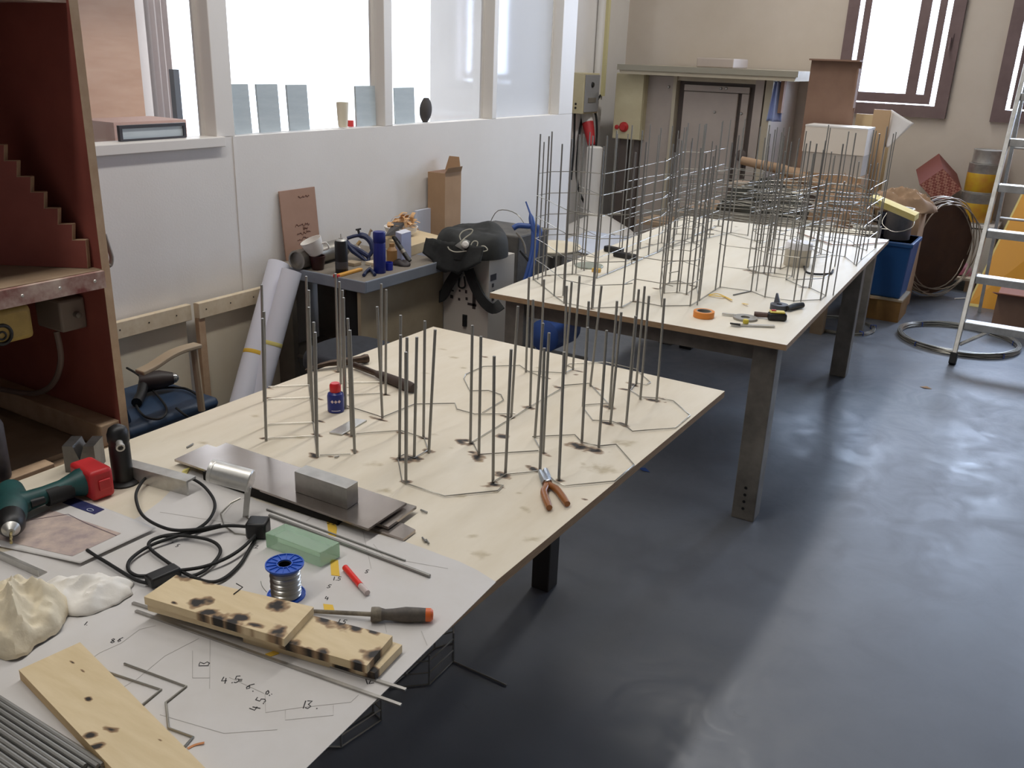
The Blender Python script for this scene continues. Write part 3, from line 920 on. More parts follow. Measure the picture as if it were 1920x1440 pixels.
plate([(757, 982), (779, 993), (756, 1010), (640, 970), (662, 948)], ZTB + 0.008, 0.0075, 'small steel plate at the bottom of the plate stack, nearest corner sticking out')
plate([(388, 833), (781, 949), (728, 988), (327, 861)], ZTB + 0.016, 0.006, 'middle steel plate of the stack, showing along its far edge')
plate([(424, 830), (762, 943), (690.5, 991), (343, 866)], ZTB + 0.026, 0.005, 'large smeared steel plate on top of the stack, under the steel block')
foam = MB().slab(list(reversed([at(x, y, ZTB + .0235) for x, y in ((380, 884), (425, 878), (652, 955), (632, 968))])), 0.021)  # black foam, drawn out along the edge as the shadow below the plates
solo('foam_shadow_strip', foam, mat('black_foam_shadow', (26, 22, 18), 0.95), 'black foam strip doubling as the shadow under the near edge of the steel plates', 'foam strip', smooth=False)
zz = ZTB + 0.0265
F, L, Rr = at(651, 955, zz), at(554, 922, zz), at(672, 941, zz)
solo('steel_block', box3(F, L, Rr, above(F, 651, 916).z - zz), M['steel'], 'bright rectangular steel block standing on the plate stack', 'steel block', bevel=0.0006)

# small lamp with its cord, in-line switch and plug
p = at(461, 969, ZP)
lt = above(p, 465, 903)
lamp = thing('desk_lamp', p, 'small aluminium cylinder lamp on a flat bar foot with a looped black cord', 'lamp')
e1, e2 = atd(394, 882, lt), atd(470, 902, lt)
ax = (e2 - e1).normalized()
ln = (e2 - e1).length
part(lamp, 'lamp_head', MB().lathe([(0.0225, 0), (0.0245, 0.001), (0.0245, ln), (0.022, ln + .002)], e1, ax, n=32), M['alu'])
part(lamp, 'lamp_rim', MB().lathe([(0.0248, 0.006), (0.0251, 0.007), (0.0251, 0.009), (0.0248, 0.010)], e1, ax, n=32), M['alu'])
part(lamp, 'foot_bar', MB().ribbon([p, lt + Vector((0, 0, -.012))], 0.012, 0.003, up=-FWD), M['alu'], smooth=False)
part(lamp, 'foot_ring', MB().tube([at(x, y, ZP + .002) for x, y in ((461, 969), (485, 985), (470, 1003), (440, 1000), (420, 985), (414, 962), (432, 943), (450, 934))], 0.0015, n=6), M['wire'])
S3 = 3.4286


def cord(pts, z0, z1=None, r=0.0034):
    z1 = z1 if z1 is not None else z0
    n = len(pts)
    ps = [at(x / S3, 760 + y / S3, z0 + (z1 - z0) * i / (n - 1)) for i, (x, y) in enumerate(pts)]
    return MB().tube(smooth_path(ps, 7), r, n=8)


cz = ZP + 0.0036
part(lamp, 'cord', cord([(560, 930), (610, 965), (670, 1000), (850, 1110), (930, 1140), (985, 1148)], cz + .004), M['rubber'])
part(lamp, 'cord', cord([(965, 1095), (880, 1095), (825, 1055), (840, 990), (960, 905), (1150, 838), (1300, 808), (1450, 775), (1590, 780)], cz, cz + .012), M['rubber'])
part(lamp, 'cord', cord([(1120, 1065), (1300, 1040), (1450, 985), (1560, 915), (1640, 835)], cz + .006, cz + .012), M['rubber'])
part(lamp, 'cord', cord([(1650, 840), (1600, 930), (1540, 1025), (1440, 1112), (1340, 1135), (1200, 1085), (1080, 1010), (970, 925), (965, 875), (1060, 838), (1220, 815), (1330, 750), (1380, 660), (1360, 580), (1270, 490), (1100, 425), (960, 450), (885, 540), (878, 620), (930, 720), (1080, 795), (1240, 800), (1420, 770)], cz, cz + .016), M['rubber'])
part(lamp, 'cord', cord([(1050, 842), (1200, 840), (1350, 868), (1415, 920), (1395, 985), (1310, 1065), (1220, 1105)], cz + .008, cz + .003), M['rubber'])
Mx = frame(at(306, 1080, cz + .009), at(331, 1068, cz) - at(284, 1088, cz))
part(lamp, 'cord_switch', MB().box((-0.03, -0.0145, -0.009), (0.03, 0.0145, 0.011), Mx), M['dark'], bevel=0.004)
Mx = frame(at(484, 990, ZP + .017), at(497, 968, cz) - at(478, 1000, cz))
pl = part(lamp, 'plug', MB().box((-0.02, -0.021, -0.0155), (0.02, 0.021, 0.019), Mx), M['dark'], bevel=0.005)
for q in (-0.009, 0.009):
    part(pl, 'pin', MB().tube([Mx @ Vector((0.018, q, 0.004)), Mx @ Vector((0.04, q, 0.004))], 0.0026, n=8), M['steel'])

# glass block
M['glass'] = mat('frosted_green_glass', (204, 238, 208), 0.22)
b_ = M['glass'].node_tree.nodes['Principled BSDF']
b_.inputs['Transmission Weight'].default_value = 0.72
b_.inputs['IOR'].default_value = 1.4
F, L, Rr = at(601, 1064, ZP), at(499, 1026, ZP), at(638, 1044, ZP)
solo('glass_block', box3(F, L, Rr, above(F, 601, 1036).z - ZP), M['glass'], 'frosted pale green glass block beside the solder spool', 'glass block', bevel=0.0015, smooth=False)

# spool of solder
p = at(537, 1116, ZP)
hgt = above(p, 534, 1056).z - ZP
sp = thing('solder_spool', p, 'blue plastic spool wound with solder wire standing on the drawing sheet', 'spool')
M['blue'] = mat('blue_plastic', (26, 84, 190), 0.4)
rf = 0.0345
for z0, nm in ((0.0, 'bottom_flange'), (hgt - 0.0035, 'top_flange')):
    fl = MB().lathe([(0.0125, 0), (rf, 0), (rf, 0.0035), (rf - .002, 0.0035), (rf - .002, 0.0018), (0.0145, 0.0018), (0.0145, 0.0035), (0.0125, 0.0035), (0.0125, 0)], p + Vector((0, 0, z0)), n=40, cap=False)
    f_ = part(sp, nm, fl, M['blue'])
    if nm == 'top_flange':
        for k in range(14):
            an = k * 2 * math.pi / 14
            dr = Vector((math.cos(an), math.sin(an), 0))
            part(f_, 'spoke', MB().ribbon([p + dr * .0142 + Vector((0, 0, z0 + .0021)), p + dr * (rf - .0015) + Vector((0, 0, z0 + .0021))], 0.0012, 0.0014), M['blue'], smooth=False)
prf = [(0.012, 0.0036)]
for k in range(17):
    z = 0.0036 + (hgt - .0075) * k / 16
    prf += [(0.0268 + .0005 * (k % 3), z), (0.0254, z + (hgt - .0075) / 32)]
prf += [(0.012, hgt - .0038)]
part(sp, 'solder_wire', MB().lathe(prf, p, n=32, cap=False), mat('solder', (196, 194, 188), 0.3, 0.95))
part(sp, 'hub', MB().lathe([(0.0118, 0.002), (0.0118, hgt - 0.002), (0.0105, hgt - .002), (0.0105, 0.006)], p, n=24), M['dark'])
part(sp, 'loose_wire_end', MB().tube(smooth_path([at(500, 1110, ZP + .012), at(492, 1100, ZP + .014), at(489, 1090, ZP + .01)], 4), 0.0008, n=6), M['wire'])

# red lighter tube, note papers, chisel-like screwdriver
a, b, c_ = at(647, 1064, ZP + .006), at(676, 1098, ZP + .006), at(689, 1112, ZP + .006)
t = thing('marker', at(665, 1085, ZP), 'red tube-shaped marker with a clear end beside the glass block', 'marker')
part(t, 'barrel', MB().tube([a, b], 0.006, n=14), mat('bright_red_plastic', (232, 52, 44), 0.35))
part(t, 'clear_cap', MB().tube([b, c_], 0.0055, n=14), mat('clear_cap_plastic', (205, 190, 186), 0.25))
M['note'] = mat('yellow_note_paper', (226, 186, 70), 0.8)
M['note2'] = mat('pale_yellow_tape', (226, 214, 130), 0.75)


def note(pxs, label, m='note', z=None):
    z = z or ZP + 0.0008
    return solo('sticky_note', MB().slab(list(reversed([at(x, y, z) for x, y in pxs])), 0.0006), M[m], label, 'paper strip', smooth=False)


note([(611, 963), (622, 964), (632, 990), (630, 1006), (616, 1002)], 'torn yellow note strip behind the glass block')
note([(619, 1048), (634, 1050), (637, 1080), (621, 1078)], 'yellow note strip in front of the glass block')
note([(606, 1132), (624, 1134), (628, 1147), (608, 1146)], 'small yellow note strip under the screwdriver blade')
note([(497, 1226), (516, 1219), (524, 1225), (505, 1232)], 'small yellow note strip between the two long thin bars')
note([(319, 918), (344, 880), (357, 876), (350, 889), (331, 920)], 'pale yellow masking tape strip at the corner of the drawing sheet', 'note2')
nm = MB()
write(nm, '2.20', 613, 982, .010, .3, ZP + .0009)
solo('note_writing', nm, M['ink'], 'dark handwritten number on the torn yellow note', 'writing', smooth=False, kind='stuff')
a, b = at(697, 1152, ZP + .0125), at(812, 1153, ZP + .0125)
ax = (b - a).normalized()
ln = (b - a).length
t = thing('screwdriver', at(740, 1155, ZP), 'dirty screwdriver with a dark handle and orange end lying on the sheet', 'screwdriver')
M['dirty'] = mat('plaster_smeared_plastic', (86, 78, 70), 0.75, var=(150, 142, 124), vscale=40, vamt=.5)
part(t, 'handle', MB().lathe([(0.008, 0), (0.0125, 0.002), (0.0125, ln * .12), (0.0095, ln * .22), (0.0105, ln * .34), (0.0135, ln * .55), (0.0125, ln * .78), (0.0118, ln * .88)], a, ax), mat('dark_grey_handle', (66, 60, 56), 0.6, var=(96, 88, 78), vscale=50))
part(t, 'collar', MB().lathe([(0.0128, 0.0), (0.0133, 0.004), (0.0131, ln * .12), (0.0100, ln * .2)], a - ax * .0006, ax), M['dirty'])
part(t, 'handle_end', MB().lathe([(0.0119, ln * .88), (0.0117, ln * .96), (0.008, ln), (0.002, ln * 1.005)], a, ax), mat('orange_plastic', (222, 104, 40), 0.45))
b2 = at(586, 1146, ZP + .005)
part(t, 'blade', MB().tube([a + ax * .002, a + (b2 - a) * .5, b2], [0.0042, 0.004, 0.0036], n=10), M['dirty'])

# scorched board stack
M['scorch'] = with_attr(mat('pale_scorched_board', (226, 206, 168), 0.6, var=(212, 190, 148), vscale=4, stretch=(2, 14, 2)), 'burn', (26, 18, 12), 0.12, 0.85, halo=(128, 88, 50))


def board(pxs, z, th, burns, label, grp=None):
    c = [at(x, y, z) for x, y in pxs]           # near-left, far-left, far-right, near-right
    t = thing('wood_board', sum(c, Vector()) / 4 - Vector((0, 0, th)), label, 'wooden board', grp)
    mb = MB().grid(90, 36, lambda u, v: c[0] + (c[3] - c[0]) * u + (c[1] + (c[2] - c[1]) * u - c[0] - (c[3] - c[0]) * u) * v)
    o = part(t, 'top_face', mb, M['scorch'], smooth=False)
    lst = [(at(x, y, z), r * 1.3, r * k * 1.3, an) for x, y, r, k, an in burns]
    set_attr(o, 'burn', stain_value(lst))
    mb = MB().hexa([q - Vector((0, 0, th)) for q in (c[0], c[3], c[2], c[1])], [q - Vector((0, 0, .0004)) for q in (c[0], c[3], c[2], c[1])])
    import bmesh
    o2 = part(t, 'body', mb, M['scorch'], smooth=False)
    bm = bmesh.new()
    bm.from_mesh(o2.data)
    bmesh.ops.subdivide_edges(bm, edges=bm.edges[:], cuts=40, use_grid_fill=True)
    bm.to_mesh(o2.data)
    bm.free()
    lst = [(q, r * .9, r * .8, an) for q, r, k, an in lst]
    set_attr(o2, 'burn', stain_value(lst))
    return t


board([(455, 1190), (520, 1135), (754, 1209), (703, 1262)], ZP + 0.0155, 0.015, [(700, 1255, .015, .6, 0), (640, 1245, .02, .3, .2)], 'lowest of the three scorched boards, its bare end sticking out')
board([(276, 1131), (335, 1090), (736, 1192), (688, 1248)], ZP + 0.0305, 0.015, [(606, 1160, .02, .5, -.4), (640, 1168, .02, .5, -.4), (662, 1172, .018, .5, -.3), (700, 1185, .014, .4, 0), (575, 1222, .022, .5, .2), (606, 1222, .012, .6, 0), (540, 1205, .02, .4, .2), (704, 1226, .02, .7, .8), (670, 1243, .012, .6, 0)],
      'middle board of the scorched stack, burnt along its edges')
board([(270, 1119), (330, 1078), (588, 1138), (533, 1198)], ZP + 0.0455, 0.015, [(345, 1079, .02, .6, 0), (394, 1087, .018, .6, .2), (374, 1130, .017, .8, 1.0), (390, 1148, .016, .6, .5), (412, 1160, .02, .5, .3), (450, 1158, .02, .6, .2), (437, 1165, .02, .4, .2), (520, 1136, .018, .8, 0), (522, 1185, .016, .8, 0), (480, 1172, .014, .4, .2), (328, 1131, .006, .4, 0)],
      'top board of the scorched stack with a round burn mark')
lw = MB().tube([at(x, y, ZP + .0468) for x, y in ((443, 1094), (455, 1101), (438, 1114))], 0.0009, n=6)
solo('wire_offcut', lw, M['ink'], 'bent scrap of thin dark wire on the top scorched board', 'wire')

# two long thin bars running off the table
for k, (a, b, lab) in enumerate((((249, 1132), (761, 1295), 'long thin bright bar close beside the scorched boards'), ((255, 1147), (752, 1324), 'long thin bright bar, the one nearer the table corner'))):
    p, q = at(*a, ZP + .0002), at(*b, ZP + .0002)
    dd = (q - p).normalized()
    sd = Vector((-dd.y, dd.x, 0)) * .0028
    solo('thin_bar', MB().hexa([p - sd, q - sd, q + sd, p + sd], [v + Vector((0, 0, .0035)) for v in (p - sd, q - sd, q + sd, p + sd)]), M['steel'], lab, 'metal bar', 'thin bars on the drawing sheet', smooth=False)
for a, b, r, lab in (((505, 966), (806, 1080), .0036, 'thick steel rod lying beside the glass block'), ((500, 955), (760, 1051), .002, 'thin steel rod lying behind the glass block')):
    solo('steel_rod', MB().tube([at(*a, ZP + r), at(*b, ZP + r)], r, n=8), M['rod'], lab, 'steel rod')
for ps, lab in (([(190, 1256), (302, 1293), (265, 1323)], 'short bent steel wire partly under the pale plank'), ([(233, 1244), (349, 1287), (311, 1317), (316, 1365), (362, 1382), (346, 1400)], 'zigzag bent steel wire beside the pale plank')):
    solo('bent_wire', MB().tube([at(x, y, ZP + .002) for x, y in ps], 0.002, n=7), M['wire'], lab, 'wire')
solo('wood_shaving', MB().ribbon(smooth_path([at(352, 1404, ZP + .0005), at(366, 1397, ZP + .0005), at(383, 1393, ZP + .002)], 4), 0.004, 0.0008), mat('orange_shaving', (196, 132, 84), 0.7), 'small reddish wood shaving on the drawing sheet', 'shaving', smooth=False)

# pale plank, rod bundle
pk = [at(x, y, ZP + .018) for x, y in ((35, 1256), (150, 1204), (480, 1535), (300, 1535))]
c = pk
t = thing('wood_board', sum(pk, Vector()) / 4 - Vector((0, 0, .018)), 'long pale plank under the crumpled cloth', 'wooden board')
mb = MB().grid(60, 90, lambda u, v: c[0] + (c[1] - c[0]) * u + (c[3] + (c[2] - c[3]) * u - c[0] - (c[1] - c[0]) * u) * v)
o = part(t, 'top_face', mb, M['scorch'], smooth=False)
set_attr(o, 'burn', stain_value([(at(x, y, ZP + .018), r, r * k, an) for x, y, r, k, an in ((168, 1380, .012, .7, .6), (180, 1400, .014, .5, .9), (207, 1367, .016, .4, .3), (136, 1242, .006, .3, 0), (155, 1258, .004, .5, 0), (166, 1310, .006, .7, 0), (300, 1387, .002, 1, 0))]))
part(t, 'body', MB().hexa([q - Vector((0, 0, .018)) for q in reversed(c)], [q - Vector((0, 0, .0004)) for q in reversed(c)]), M['wood'], smooth=False)
p0, p1 = at(-40, 1290, ZTB), at(195, 1441, ZTB)
dd = (p1 - p0).normalized()
sd = Vector((dd.y, -dd.x, 0))
if sd.y > 0:
    sd = -sd
for k in range(26):
    lay = k // 15
    i = k % 15
    off = sd * (i * .0078 + (.004 if lay else 0)) + Vector((0, 0, ZP - ZTB + .0037 + lay * .0062))
    j = dd * random.uniform(-.015, .015)
    tw = sd * random.uniform(-.003, .003)
    solo('steel_rod', MB().tube([p0 - dd * .45 + off + j, p1 + dd * .0 + off + j + tw], 0.0036, n=8), M['rod'], 'dark steel rod in the bundle at the near corner of the table', 'steel rod', 'bundled steel rods at the table corner')

# crumpled cloth and tissue
M['cloth'] = mat('cream_tissue', (236, 226, 202), 0.9, var=(226, 212, 182), vscale=8, bump=.15, bscale=90)
M['tissue'] = mat('white_tissue', (238, 234, 226), 0.9, bump=.1, bscale=90)


def heap(name, px, py, rx, ry, h, seed, m, label, cat, z=None, ang=0.0):
    z = z or ZP
    c = at(px, py, z)
    mb = MB()

    def fn(u, v):
        an = 2 * math.pi * u
        w_ = 1 + .25 * noise.noise(Vector((math.cos(an) * 2 + seed, math.sin(an) * 2, seed)))
        x, y = math.cos(an) * rx * v * w_, math.sin(an) * ry * v * w_
        x, y = x * math.cos(ang) - y * math.sin(ang), x * math.sin(ang) + y * math.cos(ang)
        q = Vector((x / .05 + seed, y / .05, seed * 2))
        fold = 1 - abs(noise.noise(q)) * 2
        f2 = 1 - abs(noise.noise(q * 2.3 + Vector((5, 1, 2)))) * 2
        zz = h * max(0, 1 - v ** 2.2) ** .7 * (0.62 + .38 * fold) + h * .16 * f2 * (1 - v * .6)
        return c + Vector((x, y, max(zz, 0.0008 * (1 - v)) + .0006))
    mb.grid(72, 34, fn, closed_u=True)
    return solo(name, mb, m, label, cat, solid=.0012)


heap('tissue', 155, 1118, .085, .06, .035, 3.1, M['tissue'], 'crumpled white tissue behind the cream cloth', 'tissue', ang=.6)
heap('cloth', 30, 1180, .085, .085, .085, 8.7, M['cloth'], 'crumpled cream cloth at the left edge of the drawing sheet', 'cloth')

# printed photo sheet with its blue corner
t = thing('print_sheet', at(130, 990, ZP), 'printed photo sheet with a navy logo corner, curling beside the drill', 'print')
q = [(-60, 1012), (120, 922), (293, 990), (150, 1056)]


def curl(u, v, lift=0.0):
    a = Vector((q[0][0], q[0][1])) * (1 - u) + Vector((q[1][0], q[1][1])) * u
    b = Vector((q[3][0], q[3][1])) * (1 - u) + Vector((q[2][0], q[2][1])) * u
    p = a * (1 - v) + b * v
    z = ZP + .0025 + .016 * max(0, v - .55) ** 1.5 + lift
    return at(p.x, p.y, z)


part(t, 'paper', MB().grid(24, 24, curl), M['paper'], solid=.0006)
part(t, 'logo_panel', MB().grid(10, 6, lambda u, v: curl(.86 + .12 * u * 1.0, .12 + .34 * v, .0009)), mat('navy_print', (38, 44, 92), 0.6))
part(t, 'logo_mark', MB().ribbon([curl(.90 + .02 * math.cos(a_), .38 + .03 * math.sin(a_), .0014) for a_ in [k * .7 for k in range(10)]], .0015, .0002), mat('pale_print', (190, 196, 214), 0.6), smooth=False)
part(t, 'picture', MB().grid(14, 14, lambda u, v: curl(.1 + .62 * u, .12 + .74 * v, .0008)), mat('printed_landscape', (206, 186, 172), 0.7, var=(166, 150, 148), vscale=26, vamt=.6))
part(t, 'picture_outline', MB().ribbon([curl(.5, .14, .0013), curl(.74, .3, .0013), curl(.7, .5, .0013), curl(.66, .86, .0013)], .0013, .0002), mat('print_line', (104, 86, 100), 0.7), smooth=False)
t = thing('angle_bar', at(30, 1062, ZP), 'grey metal angle bar between the cream cloth and the printed sheet', 'metal bar')
a, b = at(-40, 1032, ZP), at(72, 1082, ZP)
s = (b - a).normalized()
nn = Vector((-s.y, s.x, 0))
part(t, 'flange', MB().hexa([a, b, b + nn * .018, a + nn * .018], [v + Vector((0, 0, .002)) for v in (a, b, b + nn * .018, a + nn * .018)]), M['alu'], smooth=False)
part(t, 'flange', MB().hexa([v + Vector((0, 0, .002)) for v in (a, b, b + nn * .002, a + nn * .002)], [v + Vector((0, 0, .014)) for v in (a, b, b + nn * .002, a + nn * .002)]), M['alu'], smooth=False)

# small things among the rods
p = at(630, 770, ZTB + .0005)
h = above(p, 629, 718).z - p.z
t = thing('bottle', p, 'small blue plastic bottle with a red cap and white hazard diamonds', 'bottle')
part(t, 'body', MB().lathe([(0.021, 0), (0.0228, 0.002), (0.0228, h * .56), (0.021, h * .64), (0.014, h * .70), (0.012, h * .74)], p, n=28), mat('navy_plastic', (34, 48, 128), 0.35))
part(t, 'cap', MB().lathe([(0.0145, h * .70), (0.0155, h * .74), (0.0155, h * .93), (0.012, h)], p, n=28), mat('red_cap', (214, 40, 46), 0.4))
tc_ = (CAM - p)
tc_.z = 0
tc_ = tc_.normalized()
sx = tc_.cross(Vector((0, 0, 1))) * -1
for k in range(3):
    an = (k - 1) * .42
    dr = (tc_ * math.cos(an) + sx * math.sin(an))
    tt = dr.cross(Vector((0, 0, 1)))
    cc = p + dr * .0231 + Vector((0, 0, h * .42))
    part(t, 'hazard_label', MB().add([cc - tt * .0045, cc - Vector((0, 0, .005)), cc + tt * .0045, cc + Vector((0, 0, .005))], [(0, 1, 2, 3)]), mat('label_print', (236, 214, 214), 0.6), smooth=False, solid=.0003)
lb = MB()
lb.grid(12, 1, lambda u, v: p + (tc_ * math.cos(1.1 * (u - .5)) + sx * math.sin(1.1 * (u - .5))) * .02295 + Vector((0, 0, h * (.08 + .025 * v))))
part(t, 'label_line', lb, mat('label_white', (214, 214, 230), 0.6))
solo('flat_bar', MB().slab(list(reversed([at(x, y, ZTB + .005) for x, y in ((617, 810), (664, 784), (688, 787), (641, 814))])), .0045), M['alu'], 'short bright flat bar lying among the rods beside the blue bottle', 'metal bar', smooth=False, bevel=.0008)
# hammer
M['hsteel'] = mat('worn_brown_steel', (92, 78, 68), 0.45, 0.8, var=(70, 58, 50), vscale=30)
a, b = at(664, 684, ZTB + .014), at(776, 728, ZTB + .016)
t = thing('hammer', (a + b) / 2 - Vector((0, 0, .014)), 'worn hammer with a dark grip lying behind the blue bottle', 'hammer')
u = b - a
part(t, 'shaft', MB().tube([a, a + u * .45], [.010, .009], n=10), M['hsteel'])
part(t, 'grip', MB().tube([a + u * k for k in (.4, .5, .7, .9, 1.0)], [.010, .014, .0155, .0165, .014], n=12), mat('dark_grip', (70, 58, 52), 0.8))
c0, c1 = at(690, 672, ZTB + .016), at(575, 688, ZTB + .016)
v = c1 - c0
part(t, 'head', MB().tube([c0, c0 + v * .06, c0 + v * .12, c0 + v * .24, c0 + v * .42, c0 + v * .5], [.014, .0155, .012, .011, .015, .013], n=12), M['hsteel'])
for s_ in (-1, 1):
    part(t, 'claw', MB().tube([c0 + v * .45, c0 + v * .62 + Vector((0, s_ * .006, .002)), c0 + v * .82 + Vector((0, s_ * .010, -.001)), c0 + v * .98 + Vector((0, s_ * .012, -.008))], [.011, .009, .006, .003], n=8), M['hsteel'])
# pliers
t = thing('pliers', at(1035, 915, ZTB), 'pliers with amber handles lying on the near table', 'pliers')
zc = ZTB + .009
pv = at(1026, 907, zc)
M['jaw'] = mat('chrome_jaw', (176, 182, 190), 0.3, 0.9)
for tip, mid_, end in (((1013, 884), (1020, 925), (1030, 952)), ((1023, 881), (1046, 920), (1064, 945))):
    j = MB().tube([at(*tip, zc), at((tip[0] + 1026) / 2, (tip[1] + 907) / 2, zc), pv], [.006, .011, .013], n=8)
    part(t, 'jaw', j, M['jaw'])
    part(t, 'handle', MB().tube(smooth_path([pv, at((mid_[0] + 1026) / 2, (mid_[1] + 905) / 2, zc), at(*mid_, zc), at(*end, zc)], 4), [.008, .008, .008, .0075, .008, .008, .0085, .0085, .0085, .0085, .0085, .008, .007], n=10), mat('amber_grip', (150, 92, 44), 0.35))
part(t, 'pivot', MB().lathe([(.006, -.002), (.006, .011), (.004, .012)], pv, n=14), M['jaw'])
# scraps
for k, (x, y, dx, dy, lab) in enumerate(((792, 1008, 6, 8, 'curled steel offcut near the plate stack'), (799, 1012, 5, 7, 'second curled steel offcut near the plate stack'), (789, 956, 12, 5, 'short steel pin behind the plate stack'), (362, 832, -12, 7, 'thin curved wire scrap behind the plates'), (627, 857, 8, -2, 'short stub of rod in front of the rods'))):
    solo('offcut', MB().tube([at(x, y, ZTB + .003), at(x + dx / 2, y + dy / 2, ZTB + .004), at(x + dx, y + dy, ZTB + .003)], .0022, n=6), M['rod'], lab, 'offcut')
# ================================================================ red booth cabinet at the left
XF = -1.957
M['redply'] = mat('dark_red_film_plywood', (160, 88, 76), 0.6, var=(126, 64, 56), vscale=2.5, vamt=.5)
M['redply'] = with_attr(M['redply'], 'dust', (150, 118, 108), 0.3, 2.2)
M['plyraw'] = mat('raw_panel_edge', (198, 170, 140), 0.75, var=(180, 150, 120), vscale=20)
M['dusty'] = mat('dust_smeared_red_edge', (126, 66, 60), 0.8, var=(206, 186, 172), vscale=14, vamt=.6)
M['dustwood'] = mat('dusty_wood', (164, 142, 116), 0.85, var=(136, 112, 88), vscale=6)
cab = thing('booth_cabinet', (-2.3, 0.2, 0), 'dark red plywood booth cabinet with raw edges at the left edge of the view', 'cabinet')
YC = 1.30
part(cab, 'side_panel', MB().box((-2.85, YC, 0.60), (XF - .0005, YC + .0205, 2.3)), M['redply'], smooth=False)
part(cab, 'panel_edge', MB().box((XF - .0005, YC - .0003, 0.72), (XF + .0005, YC + .021, 2.3)), M['plyraw'], smooth=False)
part(cab, 'side_panel', MB().box((-2.85, -0.9, 0.60), (XF, -0.88, 2.3)), M['redply'], smooth=False)
part(cab, 'back_panel', MB().box((-2.87, -0.9, 0.60), (-2.85, YC + .02, 2.3)), M['redply'], smooth=False)
sh = part(cab, 'shelf', MB().box((-2.85, -0.88, 1.13), (XF, YC, 1.17)), M['dustwood'], smooth=False)
part(sh, 'shelf_edge', MB().box((XF, -0.88, 1.127), (XF + .012, YC - .002, 1.168)), M['dusty'], smooth=False)
for k in range(6):
    part(sh, 'screw', MB().lathe([(.004, 0), (.003, .0015)], (XF + .012, YC - .03 - .09 * k, 1.148), (1, 0, 0), n=10), M['alu'])
part(cab, 'top_board', MB().box((-2.85, -0.88, 1.765), (XF - .01, YC, 1.80)), M['dusty'], smooth=False)
part(cab, 'bottom_board', MB().box((-2.85, -0.88, 0.69), (XF + .04, YC, 0.715)), M['dustwood'], smooth=False)
part(cab, 'plinth', MB().box((-2.84, -0.88, 0.0), (XF - .02, YC, 0.69)), M['dustwood'], smooth=False)
part(cab, 'batten', MB().box((-2.84, YC - .055, 0.716), (XF - .004, YC - .0005, 0.775)), M['plyraw'], smooth=False, bevel=.003)
part(cab, 'batten', MB().box((XF - .02, -0.88, 0.716), (XF + .02, YC - .2, 0.735)), M['plyraw'], smooth=False, bevel=.002)
# stepped divider standing on the shelf
P, Q = Vector((-1.996, 1.278, 1.171)), Vector((-2.173, 1.172, 1.171))
tdir = (Q - P).normalized()
nrm = tdir.cross(Vector((0, 0, 1))).normalized()
if nrm.dot(P - CAM) < 0:
    nrm = -nrm


def onplane(px, py):
    d = ray(px, py)
    return CAM + d * ((P - CAM).dot(nrm) / d.dot(nrm))


ol = [(-60, 210), (-38, 210), (-38, 241), (-15, 241), (-15, 272), (7, 272), (7, 302), (31, 302), (31, 332), (57, 332), (57, 361), (82, 361), (82, 391), (108, 391), (108, 421), (135, 421), (135, 451), (160, 451), (164, 502)]
w3 = [onplane(x, y) for x, y in ol]
w3[-1].z = 1.171
w3.append(Vector((w3[0].x, w3[0].y, 1.171)))
th = nrm * .016
dv = MB().hexa([p + th for p in w3], w3)
part(cab, 'stepped_divider', dv, M['redply'], smooth=False)
ed = MB()
for i in range(1, 18):
    a, b = w3[i], w3[i + 1]
    s_ = (b - a).normalized().cross(nrm) * .0006
    if s_.dot(Vector((1, 0, 1))) < 0:
        s_ = -s_
    ed.add([a + s_, b + s_, b + th + s_, a + th + s_], [(0, 1, 2, 3)])
part(cab, 'divider_edge', ed, M['plyraw'], smooth=False, solid=.0008)
# yellow machine housing under the shelf, junction box and cable
q0, q1 = atx(68, 633, -2.02), atx(-60, 672, -2.02)
z1 = atx(60, 570, -2.02).z
mc = thing('extractor_unit', (-2.12, (q0.y + q1.y) / 2, 0.94), 'dirty yellow machine housing hanging under the cabinet shelf with a round black logo', 'machine')
part(mc, 'housing', MB().box((-2.3, q1.y, q0.z), (-2.02, q0.y, z1)), mat('dirty_yellow_paint', (176, 148, 78), 0.6, var=(140, 116, 62), vscale=12), bevel=.012)
part(mc, 'bracket', MB().box((-2.2, q1.y + .1, z1), (-2.1, q0.y - .05, 1.13)), M['dark'], smooth=False)
lc = atx(4, 628, -2.019)
part(mc, 'logo_ring', MB().tube([lc + Vector((0, math.cos(a) * .022, math.sin(a) * .022)) for a in [k * math.pi / 12 for k in range(24)]], .0045, n=6, closed=True), M['dark'])
part(mc, 'logo_letter', MB().tube([lc + Vector((0, math.cos(a) * .009, math.sin(a) * .009 - .002)) for a in [k * math.pi / 7 for k in range(14)]], .0025, n=6, closed=True).tube([lc + Vector((0, -.009, -.002)), lc + Vector((0, -.006, .016))], .0025, n=6), M['dark'])
jb = thing('junction_box', (-2.25, YC - .03, 1.0), 'grey junction box with a curved cable on the inside of the red cabinet', 'junction box')
a, b = aty(98, 556, YC - .05), aty(132, 622, YC - .05)
part(jb, 'box', MB().box((a.x - .05, YC - .07, b.z), (b.x, YC - .001, a.z)), mat('grey_box_plastic', (128, 116, 106), 0.6), bevel=.006)
part(jb, 'knob', MB().lathe([(.008, 0), (.008, .014), (.005, .016)], (b.x, YC - .03, (a.z + b.z) / 2), (1, 0, 0), n=12), M['greytable'])
part(jb, 'cable', MB().tube(smooth_path([aty(x, y, YC - .05) for x, y in ((106, 622), (112, 650), (114, 678), (106, 708), (90, 728), (66, 737), (30, 735), (-20, 725))], 5), .0075, n=8), mat('grey_conduit', (130, 112, 102), 0.6))
sp_ = at(8, 893, .72)
